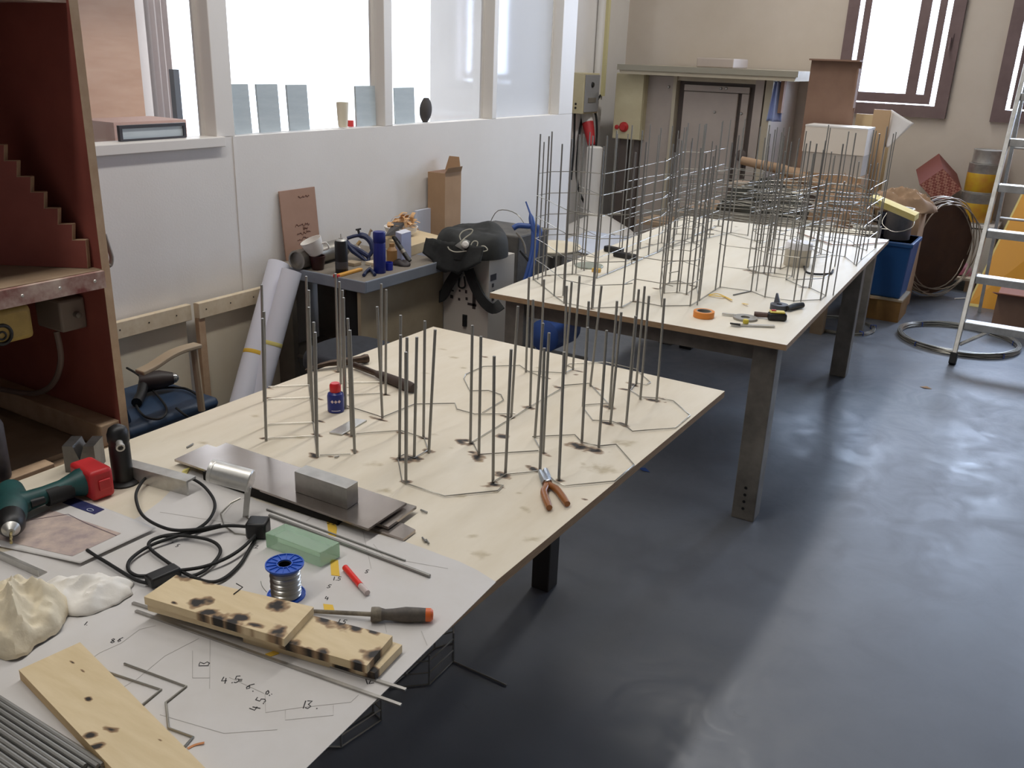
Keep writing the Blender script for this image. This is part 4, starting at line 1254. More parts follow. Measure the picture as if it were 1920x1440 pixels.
bo = thing('bottle', Vector((-1.965, sp_.y - .03, .7365)), 'dark smeared bottle at the left edge of the view inside the cabinet', 'bottle')
part(bo, 'body', MB().lathe([(.028, 0), (.03, .004), (.03, .13), (.02, .155), (.012, .165)], bo.location), mat('smeared_black', (30, 27, 31), 0.5, var=(86, 80, 84), vscale=9), smooth=True)
part(bo, 'cap', MB().lathe([(.014, .165), (.014, .19), (.011, .193)], bo.location), M['dark'])
off = thing('wood_offcut', (-2.15, .95, .7155), 'flat wooden offcut lying on the cabinet floor', 'offcut')
part(off, 'board', MB().box((-2.5, .75, .7155), (-1.99, 1.2, .728)), M['dustwood'], smooth=False)
hk = MB().tube(smooth_path([atx(196, 440, -2.2), atx(203, 462, -2.2), atx(209, 482, -2.2), atx(207, 497, -2.2), atx(200, 496, -2.2)], 5), .006, n=8)
part(cab, 'cable_loop', hk, mat('grey_cable', (130, 124, 116), 0.6))

# ================================================================ leaning boards and chair by the partition
M['cream'] = mat('cream_chipboard', (226, 216, 194), 0.65, var=(216, 203, 176), vscale=3)
for k, (p0, p1, p2, p3, xo, lab) in enumerate((((200, 603), (352, 573), (200, 635), (352, 600), -2.965, 'cream board with a nailed top batten, partly behind the red cabinet'), ((366, 568), (492, 537), (366, 597), (492, 566), -2.945, 'cream board with a nailed top batten beside the paper rolls'))):
    y0, y1 = atx(*p0, xo).y, atx(*p1, xo).y
    zt = (atx(*p0, xo).z + atx(*p1, xo).z) / 2
    t = thing('leaning_board', (xo, (y0 + y1) / 2, 0), lab, 'board')
    part(t, 'board', MB().box((xo - .02, y0 + .006, 0), (xo - .008, y1 + (.12 if k else -.01), zt - .005)), M['cream'], smooth=False)
    part(t, 'batten', MB().box((xo - .008, y0, zt - .065), (xo + .02, y1, zt)), M['pine'], smooth=False, bevel=.002)
    if k:
        part(t, 'end_batten', MB().box((xo - .008, y0 - .002, 0), (xo + .014, y0 + .03, zt - .066)), M['plyraw'], smooth=False)
    for q in (.1, .45, .8):
        part(t, 'nail', MB().lathe([(.003, 0), (.003, .001)], (xo + .0201, y0 + (y1 - y0) * q, zt - .03), (1, 0, 0), n=8), M['dark'], smooth=False)

M['blueseat'] = mat('blue_vinyl', (44, 66, 92), 0.5, var=(34, 52, 76), vscale=10)
M['beige'] = mat('beige_plastic', (170, 152, 126), 0.55)
M['chrome'] = mat('chrome_tube', (190, 188, 184), 0.2, 1.0)
ch = thing('armchair', (-2.72, 1.9, 0), 'blue vinyl chair with beige armrests beside the red cabinet, a drill lying on its seat', 'chair')
sx0, sx1, sy0, sy1, sz = -2.93, -2.56, 1.72, 2.12, 0.45
part(ch, 'seat', MB().box((sx0, sy0, sz - .045), (sx1, sy1, sz)), M['blueseat'], bevel=.02)
part(ch, 'backrest', MB().hexa([(sx0 + .02, sy0 - .0, sz + .005), (sx1 - .02, sy0 - .0, sz + .005), (sx1 - .02, sy0 + .045, sz + .005), (sx0 + .02, sy0 + .045, sz + .005)], [(sx0 + .03, sy0 - .06, sz + .3), (sx1 - .03, sy0 - .06, sz + .3), (sx1 - .03, sy0 - .02, sz + .3), (sx0 + .03, sy0 - .02, sz + .3)]), M['blueseat'], bevel=.015)
ax_ = sx1 + .015
arm = [atx(x, y, ax_) for x, y in ((262, 703), (288, 690), (315, 672), (340, 660), (372, 651))]
for xo in (0,):
    part(ch, 'armrest', MB().ribbon([p + Vector((xo, 0, 0)) for p in smooth_path(arm, 4)], .045, .016), M['beige'], bevel=.004)
    tip = arm[-1] + Vector((xo, -.02, 0))
    part(ch, 'arm_post', MB().tube([tip, Vector((tip.x, tip.y + .01, sz - .02))], .013, n=8), M['beige'])
for xx in (sx0 + .04, sx1 - .03):
    for yy in (sy0 + .03, sy1 - .05):
        part(ch, 'leg', MB().tube([(xx, yy, sz - .045), (xx + (.02 if xx > -2.7 else -.02), yy, 0)], .0125, n=10), M['chrome'])
part(ch, 'seat_tube', MB().tube(smooth_path([(sx0 + .04, sy0 + .02, sz - .06), (sx1 - .06, sy0 + .01, sz - .06), (sx1 - .01, sy0 + .04, sz - .075), (sx1 - .005, sy0 + .08, sz - .15)], 5), .0125, n=10), M['chrome'])
p = at(420, 735, .47)
part(ch, 'lever', MB().tube([(sx1 - .03, sy1 - .02, sz - .06), (sx1 + .03, sy1 - .01, sz - .055)], [.012, .02], n=10), M['dark'])
# corded drill on the seat
a, b = at(262, 716, .50), at(332, 708, .50)
t = thing('corded_drill', (a + b) / 2 - Vector((0, 0, .05)), 'dark corded drill lying on the blue chair with its cable', 'drill')
u = (b - a)
part(t, 'body', MB().tube([a, a + u * .2, a + u * .55, a + u * .75, a + u * .9], [.03, .036, .036, .028, .022], n=14), mat('dark_brown_plastic', (48, 38, 36), 0.5))
part(t, 'chuck', MB().tube([a + u * .88, a + u * .97, a + u * 1.04], [.02, .018, .009], n=12), M['chrome'])
part(t, 'handle', MB().tube([a + u * .12, a + u * .1 + Vector((.05, -.05, -.025)), a + u * .05 + Vector((.10, -.10, -.03))], [.02, .018, .019], n=10), M['dark'])
part(t, 'cable', MB().tube(smooth_path([at(238, 690, .51), at(262, 705, .52), at(285, 730, .47), at(312, 765, .462), at(300, 785, .46), at(270, 780, .46), at(255, 757, .46), at(262, 740, .462), at(300, 728, .465), at(345, 728, .462), at(372, 742, .46)], 6), .0045, n=7), M['rubber'])
part(t, 'cable', MB().tube(smooth_path([at(330, 765, .463), at(352, 782, .43), at(380, 800, .3), at(400, 815, .1)], 5), .0045, n=7), M['rubber'])

# rolls of paper leaning on the partition
M['rollp'] = mat('white_roll_paper', (226, 228, 238), 0.7)
for k, (tp_, bx, by, r, tape, lab) in enumerate(((atx(523, 494, -2.86), -2.80, 2.33, .047, (102, 'orange'), 'white paper roll leaning on the partition, the left one of the pair'), (atx(547, 508, -2.75), -2.74, 2.44, .043, (0, 'yellow'), 'white paper roll leaning on the partition with yellow tape'))):
    b = at((413, 446)[k], (900, 880)[k], r * .5)
    b.x = max(b.x, -2.84)
    t = thing('paper_roll', Vector((b.x, b.y, 0)), lab, 'paper roll', 'paper rolls by the partition')
    ax = (tp_ - b)
    ln = ax.length
    part(t, 'roll', MB().lathe([(r * .6, 0), (r, 0), (r, ln), (r * .72, ln), (r * .72, ln - .05)], b, ax, n=26), M['rollp'])
    part(t, 'tape', MB().lathe([(r + .0006, 0), (r + .001, .001), (r + .001, .016), (r + .0006, .017)], b + ax * (.62 if k else .56), ax, n=26), M['note2'] if k else M['note'])

# ================================================================ side bench with its clutter
ZB = 0.78
M['tray'] = mat('grey_blue_plastic_tray', (146, 152, 162), 0.45, var=(130, 137, 148), vscale=6)
bn = thing('side_bench', (-2.7, 3.05, 0), 'plywood side bench with a grey plastic tray top crowded with tools', 'bench')
bx0, bx1, by0, by1 = -2.985, -2.43, 2.80, 3.39
M['benchtop'] = mat('grimy_bench_wood', (138, 130, 118), 0.8, var=(116, 107, 96), vscale=5)
part(bn, 'tray', MB().box((bx0, by0, ZB - .012), (bx1, by1, ZB)), M['benchtop'], smooth=False)
for lo, hi in (((bx0, by0 - .008), (bx1 + .01, by0)), ((bx1, by0), (bx1 + .01, by1))):
    part(bn, 'tray_rim', MB().box((lo[0], lo[1], ZB - .045), (hi[0], hi[1], ZB + .006)), M['tray'], smooth=False, bevel=.004)
part(bn, 'front_panel', MB().box((bx1 - .04, by0 + .0, 0), (bx1 - .022, by1, ZB - .013)), mat('weathered_plywood', (176, 162, 136), 0.75, var=(156, 140, 114), vscale=3), smooth=False)
part(bn, 'shelf', MB().box((bx0 + .02, by0 + .02, .36), (bx1 - .041, by1, .378)), M['benchtop'], smooth=False)
part(bn, 'back_panel', MB().box((bx0, by0 + .3, 0), (bx1 - .041, by0 + .315, ZB - .013)), M['benchtop'], smooth=False)
part(bn, 'side_post', MB().box((bx0 + .0, by0 + .0, 0), (bx0 + .13, by0 + .03, ZB - .013)), M['benchtop'], smooth=False)
part(bn, 'black_bag', MB().tube([(-2.53, 2.86, .74), (-2.53, 2.87, .6), (-2.52, 2.88, .45)], [.04, .06, .05], n=10), M['rubber'])

# office chair in front of the bench
oc = thing('office_chair', Vector((-2.4, 2.6, 0)), 'dark grey upholstered swivel chair between the near table and the bench', 'chair')
cc = at(662, 652, .60)
oc.location = (cc.x, cc.y, 0)
M['dgrey'] = mat('dark_grey_fabric', (52, 55, 62), 0.9, var=(42, 44, 50), vscale=30)
se = MB()
se.grid(28, 6, lambda u, v: cc + Vector(((.175 * abs(math.cos(2 * math.pi * u)) ** .7 * (1 if math.cos(2 * math.pi * u) > 0 else -1)) * (1 - .18 * v * v), (.175 * abs(math.sin(2 * math.pi * u)) ** .7 * (1 if math.sin(2 * math.pi * u) > 0 else -1)) * (1 - .18 * v * v), -.06 + .06 * math.sin(v * 1.57))), closed_u=True)
n0 = len(se.v) - 28
se.f.append(tuple(range(n0, n0 + 28)))
se.f.append(tuple(reversed(range(28))))
part(oc, 'seat', se, M['dgrey'])
part(oc, 'column', MB().lathe([(.03, 0), (.03, .2), (.02, .2), (.02, cc.z - .12)], (cc.x, cc.y, .06), n=14), M['dark'])
for k in range(5):
    an = k * 1.2566 + .3
    e = Vector((math.cos(an), math.sin(an), 0)) * .27
    part(oc, 'foot', MB().tube([Vector((cc.x, cc.y, .09)), Vector((cc.x, cc.y, .06)) + e], [.02, .014], n=8), M['dark'])
    part(oc, 'caster', MB().lathe([(.025, -.01), (.027, 0), (.025, .01)], Vector((cc.x, cc.y, .027)) + e, (-math.sin(an), math.cos(an), 0), n=14), M['dark'])


def bp(px, py, dz=0.0):
    return at(px, py, ZB + .0005 + dz)


# cardboard sheet with notes
y0, y1 = atx(531, 480, -2.985).y, atx(596, 470, -2.985).y
zt = (atx(528, 357, -2.985).z + atx(594, 352, -2.985).z) / 2
t = thing('cardboard_sheet', (-2.975, (y0 + y1) / 2, ZB), 'brown hardboard sheet with handwritten notes leaning on the partition', 'board')
part(t, 'sheet', MB().hexa([(-2.97, y0, ZB + .001), (-2.965, y0, ZB + .001), (-2.965, y1, ZB + .001), (-2.97, y1, ZB + .001)], [(-2.995, y0, zt), (-2.99, y0, zt), (-2.99, y1, zt), (-2.995, y1, zt)]), mat('brown_hardboard', (170, 136, 116), 0.8, var=(156, 122, 102), vscale=4), smooth=False)
wm = MB()


def scrib(y, z, w_, n, seed):
    r_ = random.Random(seed)
    xx = -2.965 - .025 * (z - ZB) / (zt - ZB) + .0012
    wm.tube([(xx, y + w_ * k / n, z + r_.uniform(-.008, .008)) for k in range(n + 1)], .0011, n=5)


for k, (fy, fz, ww) in enumerate(((.5, .88, .07), (.34, .48, .09), (.55, .42, .03), (.36, .36, .09), (.36, .28, .09), (.4, .2, .07))):
    scrib(y0 + (y1 - y0) * fy, ZB + (zt - ZB) * fz, ww, 14, k)
part(t, 'handwriting', wm, mat('brown_pen', (104, 66, 56), 0.8), smooth=False, kind='stuff')

# lying metal pipe, cups
a, b = bp(566, 490, .044), bp(640, 468, .044)
a.x, b.x = -2.80, -2.84
b.y = a.y + .34
solo('metal_pipe', MB().lathe([(.036, .02), (.036, 0), (.043, 0), (.043, .34), (.036, .34)], a, b - a, n=26), mat('galvanised_pipe', (150, 146, 138), 0.4, 0.7), 'grey metal pipe lying at the back of the bench behind the cups', 'pipe')
p = bp(596, 505)
rb = .034
solo('dark_cup', MB().lathe([(.024, 0), (.026, .002), (.036, .062), (.032, .062), (.024, .008)], p, n=26), mat('dark_red_ceramic', (58, 26, 26), 0.4), 'dark red cup under the white cup on the bench', 'cup')
pc = p + Vector((0, 0, .068))
tl = Vector((-.25, -.35, 1)).normalized()
t = thing('cup', pc, 'white porcelain cup tipped on top of the dark red cup', 'cup')
part(t, 'bowl', MB().lathe([(.023, 0), (.032, .006), (.043, .046), (.048, .072), (.045, .072), (.039, .042), (.023, .01)], pc - tl * .004, tl, n=28), M['white'])
part(t, 'handle', MB().tube(smooth_path([pc + tl * .05 + RIGHT * .038, pc + tl * .055 + RIGHT * .062, pc + tl * .03 + RIGHT * .062, pc + tl * .02 + RIGHT * .034], 4), .004, n=7), M['white'])
# spray cans
p = bp(641, 511)
h = above(p, 641, 447).z - p.z
t = thing('spray_can', p, 'black spray can without a cap on the bench beside the cups', 'spray can')
part(t, 'body', MB().lathe([(.027, 0), (.0275, .003), (.0275, h * .9), (.024, h * .95)], p, n=26), M['dark'])
part(t, 'dome', MB().lathe([(.025, h * .94), (.018, h * .99), (.010, h), (.010, h * 1.02)], p, n=26), M['alu'])
part(t, 'valve', MB().lathe([(.002, h), (.002, h * 1.13)], p, n=8), M['alu'])
part(t, 'label_mark', MB().lathe([(.0277, .02), (.0278, .021), (.0278, .05), (.0277, .051)], p, n=26), mat('grey_can_print', (70, 70, 74), 0.5))
p = bp(712, 511)
h = above(p, 711, 434).z - p.z
M['canblue'] = mat('deep_blue_enamel', (26, 40, 122), 0.35)
t = thing('spray_can', p, 'tall blue spray can with its cap on, standing at the front of the bench', 'spray can')
part(t, 'body', MB().lathe([(.026, 0), (.0268, .003), (.0268, h * .72), (.025, h * .75)], p, n=26), M['canblue'])
part(t, 'cap', MB().lathe([(.0262, h * .74), (.0272, h * .75), (.0272, h * .97), (.025, h)], p, n=26), M['canblue'])
p = bp(729, 506)
solo('spray_cap', MB().lathe([(.018, 0), (.0185, .002), (.0185, .035), (.0165, .035), (.0165, .004)], p, n=22), mat('blue_cap', (34, 52, 170), 0.4), 'small blue spray can cap standing beside the tall blue can', 'cup')  # loose cap off a spray can
# blue bar clamp
t = thing('clamp', bp(680, 492), 'dark blue spring clamp and bar lying behind the spray cans', 'clamp')
M['clampblue'] = mat('dark_blue_plastic', (34, 46, 84), 0.45)
c0 = bp(680, 488)


def cpt(px, py):
    return atd(px, py, c0)


part(t, 'jaw', MB().tube(smooth_path([cpt(651, 447), cpt(668, 442), cpt(684, 443), cpt(696, 455), cpt(698, 470), cpt(690, 482)], 4), [.008] * 6 + [.014] * 10 + [.01] * 5, n=8), M['clampblue'])
part(t, 'jaw', MB().tube(smooth_path([cpt(655, 460), cpt(666, 466), cpt(678, 472), cpt(690, 480)], 4), .012, n=8), M['clampblue'])
part(t, 'screw', MB().tube([cpt(672, 432), cpt(675, 445)], .006, n=8), M['dark'])
part(t, 'screw_handle', MB().tube([cpt(667, 431), cpt(677, 429)], .004, n=8), M['dark'])
part(t, 'wing_screw', MB().tube([cpt(691, 446), cpt(694, 434), cpt(697, 431)], [.006, .005, .008], n=8), M['beige'])
part(t, 'pad', MB().tube([cpt(670, 459), cpt(676, 452)], .008, n=10), mat('tan_pad', (178, 146, 96), 0.7))
part(t, 'bar', MB().tube([cpt(672, 462), cpt(688, 488)], .004, n=6), M['alu'])
part(t, 'grip', MB().tube([cpt(648, 452), cpt(662, 470), cpt(690, 492), c0 + Vector((.02, .02, .012))], [.012, .014, .012, .010], n=8), M['clampblue'])
# ruler, small pliers
a, b = bp(632, 520), bp(677, 507)
s = (b - a).normalized()
nn = Vector((-s.y, s.x, 0)) * .011
t = thing('scraper', (a + b) / 2, 'flat orange-yellow tool handle with a red end at the front of the bench', 'tool')
part(t, 'handle', MB().hexa([a - nn, b - nn, b + nn, a + nn], [v + Vector((0, 0, .012)) for v in (a - nn, b - nn, b + nn, a + nn)]), mat('ochre_plastic', (214, 158, 70), 0.5), bevel=.003)
part(t, 'end_cap', MB().hexa([a - nn * 1.1 - s * .012, a - nn * 1.1 + s * .006, a + nn * 1.1 + s * .006, a + nn * 1.1 - s * .012], [v + Vector((0, 0, .0128)) for v in (a - nn * 1.1 - s * .012, a - nn * 1.1 + s * .006, a + nn * 1.1 + s * .006, a + nn * 1.1 - s * .012)]), M['redplastic'], bevel=.002)
t = thing('pliers', bp(692, 512), 'small blue handled pliers on the bench in front of the blue can', 'pliers')
for m_, e_ in (((686, 510), (682, 516)), ((698, 508), (703, 515))):
    part(t, 'handle', MB().tube(smooth_path([bp(693, 504, .008), bp(*m_, .008), bp(*e_, .008)], 4), .007, n=8), M['clampblue'])
part(t, 'jaw', MB().tube([bp(693, 504, .008), bp(695, 498, .008)], [.008, .003], n=8), M['steel'])
# wooden box at the back of the bench, shavings bowl, cartons
F, L, Rr = bp(771, 480), bp(712, 463), bp(829, 461)
hh = above(F, 772, 461).z - F.z
solo('wooden_box', box3(F, L, Rr, hh), mat('pale_board', (216, 196, 160), 0.65, var=(200, 178, 140), vscale=4), 'flat pale wooden box on the bench behind the small carton', 'box', smooth=False, bevel=.002)
zb = F.z + hh + .0008
c = at(752, 441, zb)
t = thing('bowl', c, 'white bowl heaped with wood shavings on the flat wooden box', 'bowl')
part(t, 'bowl', MB().lathe([(.05, 0), (.075, .02), (.085, .045), (.08, .045), (.07, .022), (.045, .006)], c, n=28), M['white'])
rr = random.Random(5)
M['shav'] = mat('wood_shavings', (226, 186, 138), 0.75, var=(206, 160, 110), vscale=20)
for k in range(34):
    an, rd = rr.uniform(0, 6.28), rr.uniform(0, .065)
    o_ = c + Vector((math.cos(an) * rd, math.sin(an) * rd, .04 + rr.uniform(0, .085) * (1 - rd / .09)))
    dv_ = Vector((rr.uniform(-1, 1), rr.uniform(-1, 1), rr.uniform(-.4, .8))).normalized()
    part(t, 'shaving', MB().ribbon(smooth_path([o_, o_ + dv_ * .02 + Vector((0, 0, .008)), o_ + dv_ * .045], 3), .02, .001), M['shav'], smooth=False)
sc_ = MB().ribbon([at(722, 437, zb + .03), at(745, 425, zb + .06)], .05, .002)
solo('sandpaper_sheet', MB().hexa([bp(722, 443, .07), bp(746, 440, .07), bp(760, 418, .12), bp(738, 418, .12)], [v + Vector((0, 0, .003)) for v in (bp(722, 443, .07), bp(746, 440, .07), bp(760, 418, .12), bp(738, 418, .12))]), mat('grey_sandpaper', (84, 82, 82), 0.8), 'dark grey folded sandpaper leaning on the bowl of shavings', 'sandpaper', smooth=False)
F, L, Rr = bp(753, 489), bp(742, 484), bp(771, 483)
t = thing('carton', F, 'small pale blue carton standing on the bench beside the blue can', 'carton')
part(t, 'box', box3(F, L, Rr, above(F, 753, 440).z - F.z), mat('pale_blue_card', (176, 182, 214), 0.6), smooth=False)
part(t, 'flap', MB().slab([v + Vector((0, 0, above(F, 753, 440).z - F.z + .003)) for v in (F, Rr, L + Rr - F, L)], .002), mat('white_card', (214, 216, 228), 0.7), smooth=False)
a, b = atd(745, 455, F) - FWD * .02, bp(768, 490, .008)
t = thing('marker', b, 'black capped tube leaning on the pale blue carton', 'marker')
part(t, 'tube', MB().tube([a, b], .011, n=12), M['dark'])
part(t, 'cap', MB().tube([a, a - (b - a).normalized() * .03], .009, n=12), M['rubber'])
part(t, 'clip', MB().tube([a - (b - a).normalized() * .03, a - (b - a).normalized() * .03 + RIGHT * .012, a + RIGHT * .013], .002, n=6), M['dark'])
part(t, 'label', MB().tube([a + (b - a) * .42, a + (b - a) * .58], .0113, n=12), M['greytable'])
solo('leather_pouch', MB().grid(16, 8, lambda u, v: bp(752, 497) + Vector((math.cos(2 * math.pi * u) * .05 * math.cos(v * 1.4), math.sin(2 * math.pi * u) * .03 * math.cos(v * 1.4), .002 + .022 * math.sin(v * 1.4) + .004 * math.sin(u * 19))), closed_u=True), mat('dark_leather', (44, 36, 36), 0.55), 'small dark pouch at the front of the bench', 'pouch')
solo('brown_jar', MB().lathe([(.024, 0), (.024, .06), (.012, .075), (.012, .09)], bp(735, 493), n=20), mat('amber_plastic', (150, 112, 66), 0.5), 'small brown jar between the blue can and the pale carton', 'jar')
for k, (x, y, lab) in enumerate(((660, 497, 'grey scrap block on the bench behind the orange-yellow handle'), (700, 497, 'pale wood scrap on the bench beside the blue can'))):
    c = bp(x, y)
    solo('scrap_block', MB().box((c.x - .03, c.y - .02, c.z), (c.x + .03, c.y + .03, c.z + .015)), M['beige'] if k == 0 else M['pine'], lab, 'scrap', smooth=False, bevel=.002)

# white panel and tall carton behind the bench
y0, y1 = atx(777, 430, -2.985).y, atx(806, 430, -2.985).y
solo('foam_sheet', MB().box((-2.985, y0, .3), (-2.965, y1, atx(790, 393, -2.975).z)), mat('bluish_white_foam', (214, 220, 236), 0.7), 'small bluish white panel standing behind the wooden box', 'foam sheet', smooth=False)
y0, ym, y1 = atx(812, 340, -2.84).y, 0, atx(857, 330, -2.84).y
t = thing('tall_carton', (-2.9, (y0 + y1) / 2, 0), 'tall narrow open cardboard carton leaning on the partition', 'carton')
zt = atx(830, 327, -2.86).z
cx0, cx1 = -2.985, -2.87
cy0 = aty(812, 335, 0).y if False else None
yy0 = atx(834, 400, cx1).y
wd = .15
part(t, 'body', MB().box((cx0, yy0, 0), (cx1, yy0 + wd, zt)), M['card'], smooth=False)
part(t, 'flap', MB().hexa([(cx0 + .01, yy0 + wd - .006, zt), (cx1, yy0 + wd - .006, zt), (cx1, yy0 + wd - .003, zt), (cx0 + .01, yy0 + wd - .003, zt)], [(cx0 + .03, yy0 + wd + .004, zt + .075), (cx1 - .02, yy0 + wd + .004, zt + .075), (cx1 - .02, yy0 + wd + .007, zt + .075), (cx0 + .03, yy0 + wd + .007, zt + .075)]), M['card'], smooth=False)
part(t, 'flap', MB().hexa([(cx1 - .003, yy0, zt), (cx1, yy0, zt), (cx1, yy0 + wd, zt), (cx1 - .003, yy0 + wd, zt)], [(cx1 + .016, yy0, zt + .03), (cx1 + .019, yy0, zt + .03), (cx1 + .019, yy0 + wd * .9, zt + .03), (cx1 + .016, yy0 + wd * .9, zt + .03)]), M['card'], smooth=False)
part(t, 'inside', MB().box((cx0 + .006, yy0 + .006, zt), (cx1 - .006, yy0 + wd - .008, zt + .0006)), M['cardd'], smooth=False)

# ================================================================ white carton with the backpack, grinder and trolley
bx, by = -2.2, 3.4
lx = aty(800, 500, by).x
zt = atx(917, 489, bx).z
wb = thing('printed_carton', ((lx + bx) / 2, by + .11, 0), 'large white printed carton with a hand hole under the backpack', 'carton')
M['wcard'] = mat('white_carton_board', (206, 200, 190), 0.75, var=(196, 189, 178), vscale=2)
part(wb, 'body', MB().box((lx, by, 0), (bx, by + .22, zt)), M['wcard'], smooth=False)
hx, hz = aty(872, 600, by), aty(872, 615, by)
part(wb, 'hand_hole', MB().tube([(hx.x, by - .0005, aty(872, 590, by).z), (hx.x, by - .0005, aty(872, 611, by).z)], .013, n=10), M['dark'])
M['print'] = mat('dark_print', (58, 52, 52), 0.7)
for x, y, w_, h_ in ((817, 535, .012, .15), (889, 560, .018, .10), (885, 571, .05, .012), (847, 556, .016, .016), (861, 561, .012, .012), (875, 560, .012, .014), (849, 545, .012, .006), (862, 545, .01, .01), (874, 547, .012, .016)):
    c = aty(x, y, by)
    part(wb, 'printed_mark', MB().box((c.x - w_ / 2, by - .0012, c.z - h_ / 2), (c.x + w_ / 2, by - .0002, c.z + h_ / 2)), M['print'], smooth=False)
for x, y, w_, h_ in ((925, 520, .05, .03), (924, 535, .014, .018), (925, 548, .02, .018), (924, 560, .02, .02)):
    c = atx(x, y, bx)
    part(wb, 'printed_mark', MB().box((bx + .0002, c.y - w_ / 2, c.z - h_ / 2), (bx + .0012, c.y + w_ / 2, c.z + h_ / 2)), M['print'], smooth=False)
M['packmat'] = mat('black_nylon', (30, 31, 31), 0.75, var=(44, 46, 45), vscale=14, bump=.15, bscale=40)
pk_c = Vector(((lx + bx) / 2 + .03, by + .07, zt))
pk = thing('backpack', pk_c, 'black backpack slumped on the white carton with a pale cable on top', 'backpack')


def bag(u, v):
    an = 2 * math.pi * u
    r_ = math.sin(math.pi * min(max(v, .0), 1) * .5) ** .55
    zz = .10 * math.cos(math.pi * v * .5) ** .8 if v < 1 else 0
    x, y = .18 * r_ * math.cos(an), .15 * r_ * math.sin(an)
    n_ = noise.noise(Vector((x * 9, y * 9, zz * 9 + 3)))
    n2 = abs(noise.noise(Vector((x * 14 + 4, y * 20, zz * 18))))
    up = .09 * max(0, y / .15) * r_                # higher at the back
    return pk_c + Vector((x * (1 + .1 * n_), y * (1 + .1 * n_), .0015 + zz * (1 + .25 * n_) + up * (1 - v) - .02 * n2 * (1 - v) + (.02 if v < .98 else 0)))


part(pk, 'bag', MB().grid(48, 22, lambda u, v: bag(u, v), closed_u=True), M['packmat'])
fl_ = MB()
fl_.grid(30, 8, lambda u, v: pk_c + Vector(((u - .5) * .32, -.14 - .028 * v + .012 * math.sin(u * 13), .075 - .12 * v * (0.55 + .6 * math.sin(math.pi * u)) + .01 * noise.noise(Vector((u * 9, v * 5, 1))))))
part(pk, 'front_flap', fl_, M['packmat'], solid=.012)
for xs, ps in ((0, [(862, 505), (845, 530), (832, 553), (818, 557), (802, 545)]), (1, [(880, 505), (890, 533), (906, 562), (925, 578), (940, 571)])):
    pth = smooth_path([aty(x, y, by - .03 + (.028 if (xs == 1 and x > 935) else 0)) for x, y in ps], 5)
    part(pk, 'strap', MB().ribbon(pth, .05, .012, up=(0, -1, .1)), M['packmat'], bevel=.003)
part(pk, 'haul_loop', MB().tube(smooth_path([aty(x, y, by - .012) for x, y in ((862, 520), (860, 536), (866, 540), (872, 536), (870, 518))], 4), .004, n=6), M['packmat'])
cbl = [(842, 468), (846, 474), (858, 478), (880, 476), (905, 477), (915, 474), (908, 467), (895, 470), (885, 466), (890, 458), (897, 460), (893, 470), (875, 470), (866, 462), (874, 452), (884, 445), (888, 438), (882, 436), (870, 440), (864, 448), (866, 456)]
cm = Vector((pk_c.x, pk_c.y - .05, zt + .15))
part(pk, 'pale_cable', MB().tube(smooth_path([atd(x, y, cm) + FWD * -.09 for k, (x, y) in enumerate(cbl)], 4), .0028, n=6), mat('pale_cable', (186, 182, 166), 0.5))
cc = atd(875, 465, cm) - FWD * .085
part(pk, 'adapter', MB().lathe([(.012, 0), (.016, .004), (.016, .022), (.009, .028)], cc, -FWD, n=14), M['white'])
part(pk, 'pouch', MB().add([cc + RIGHT * a + DOWN * b + FWD * .012 for a, b in ((-.05, 0), (-.01, -.03), (.02, -.02), (.0, .03))], [(0, 1, 2, 3)]), mat('clear_pouch', (150, 150, 146), 0.3), solid=.004)
# grey bin behind
g = thing('grey_bin', Vector((-2.64, 4.25, 0)), 'dusty dark grey plastic bin standing behind the backpack', 'bin')
gz = above(Vector((-2.62, 4.15, 0)), 940, 433).z
gb = [Vector((-2.79, 4.12, 0)), Vector((-2.5, 4.12, 0)), Vector((-2.5, 4.38, 0)), Vector((-2.79, 4.38, 0))]
gt = [Vector((-2.83, 4.08, gz)), Vector((-2.46, 4.08, gz)), Vector((-2.46, 4.42, gz)), Vector((-2.83, 4.42, gz))]
M['dustgrey'] = mat('dusty_grey_plastic', (74, 72, 70), 0.7, var=(104, 101, 96), vscale=9)
part(g, 'body', MB().hexa(gb, gt), M['dustgrey'], smooth=False, bevel=.01)
part(g, 'wire_handle', MB().tube(smooth_path([Vector((-2.76, 4.25, gz)), Vector((-2.70, 4.25, gz + .09)), Vector((-2.58, 4.25, gz + .085)), Vector((-2.50, 4.25, gz))], 4), .0025, n=6), M['wire'])
# blue trolley with its hose and compressor
tr = thing('trolley', Vector((-2.12, 4.1, 0)), 'blue tube-framed trolley with a small compressor beside the far table', 'trolley')
M['trblue'] = mat('blue_enamel_tube', (52, 82, 148), 0.4)
tb = Vector((-2.14, 3.95, .6))


def tq(px, py):
    return atd(px, py, tb)


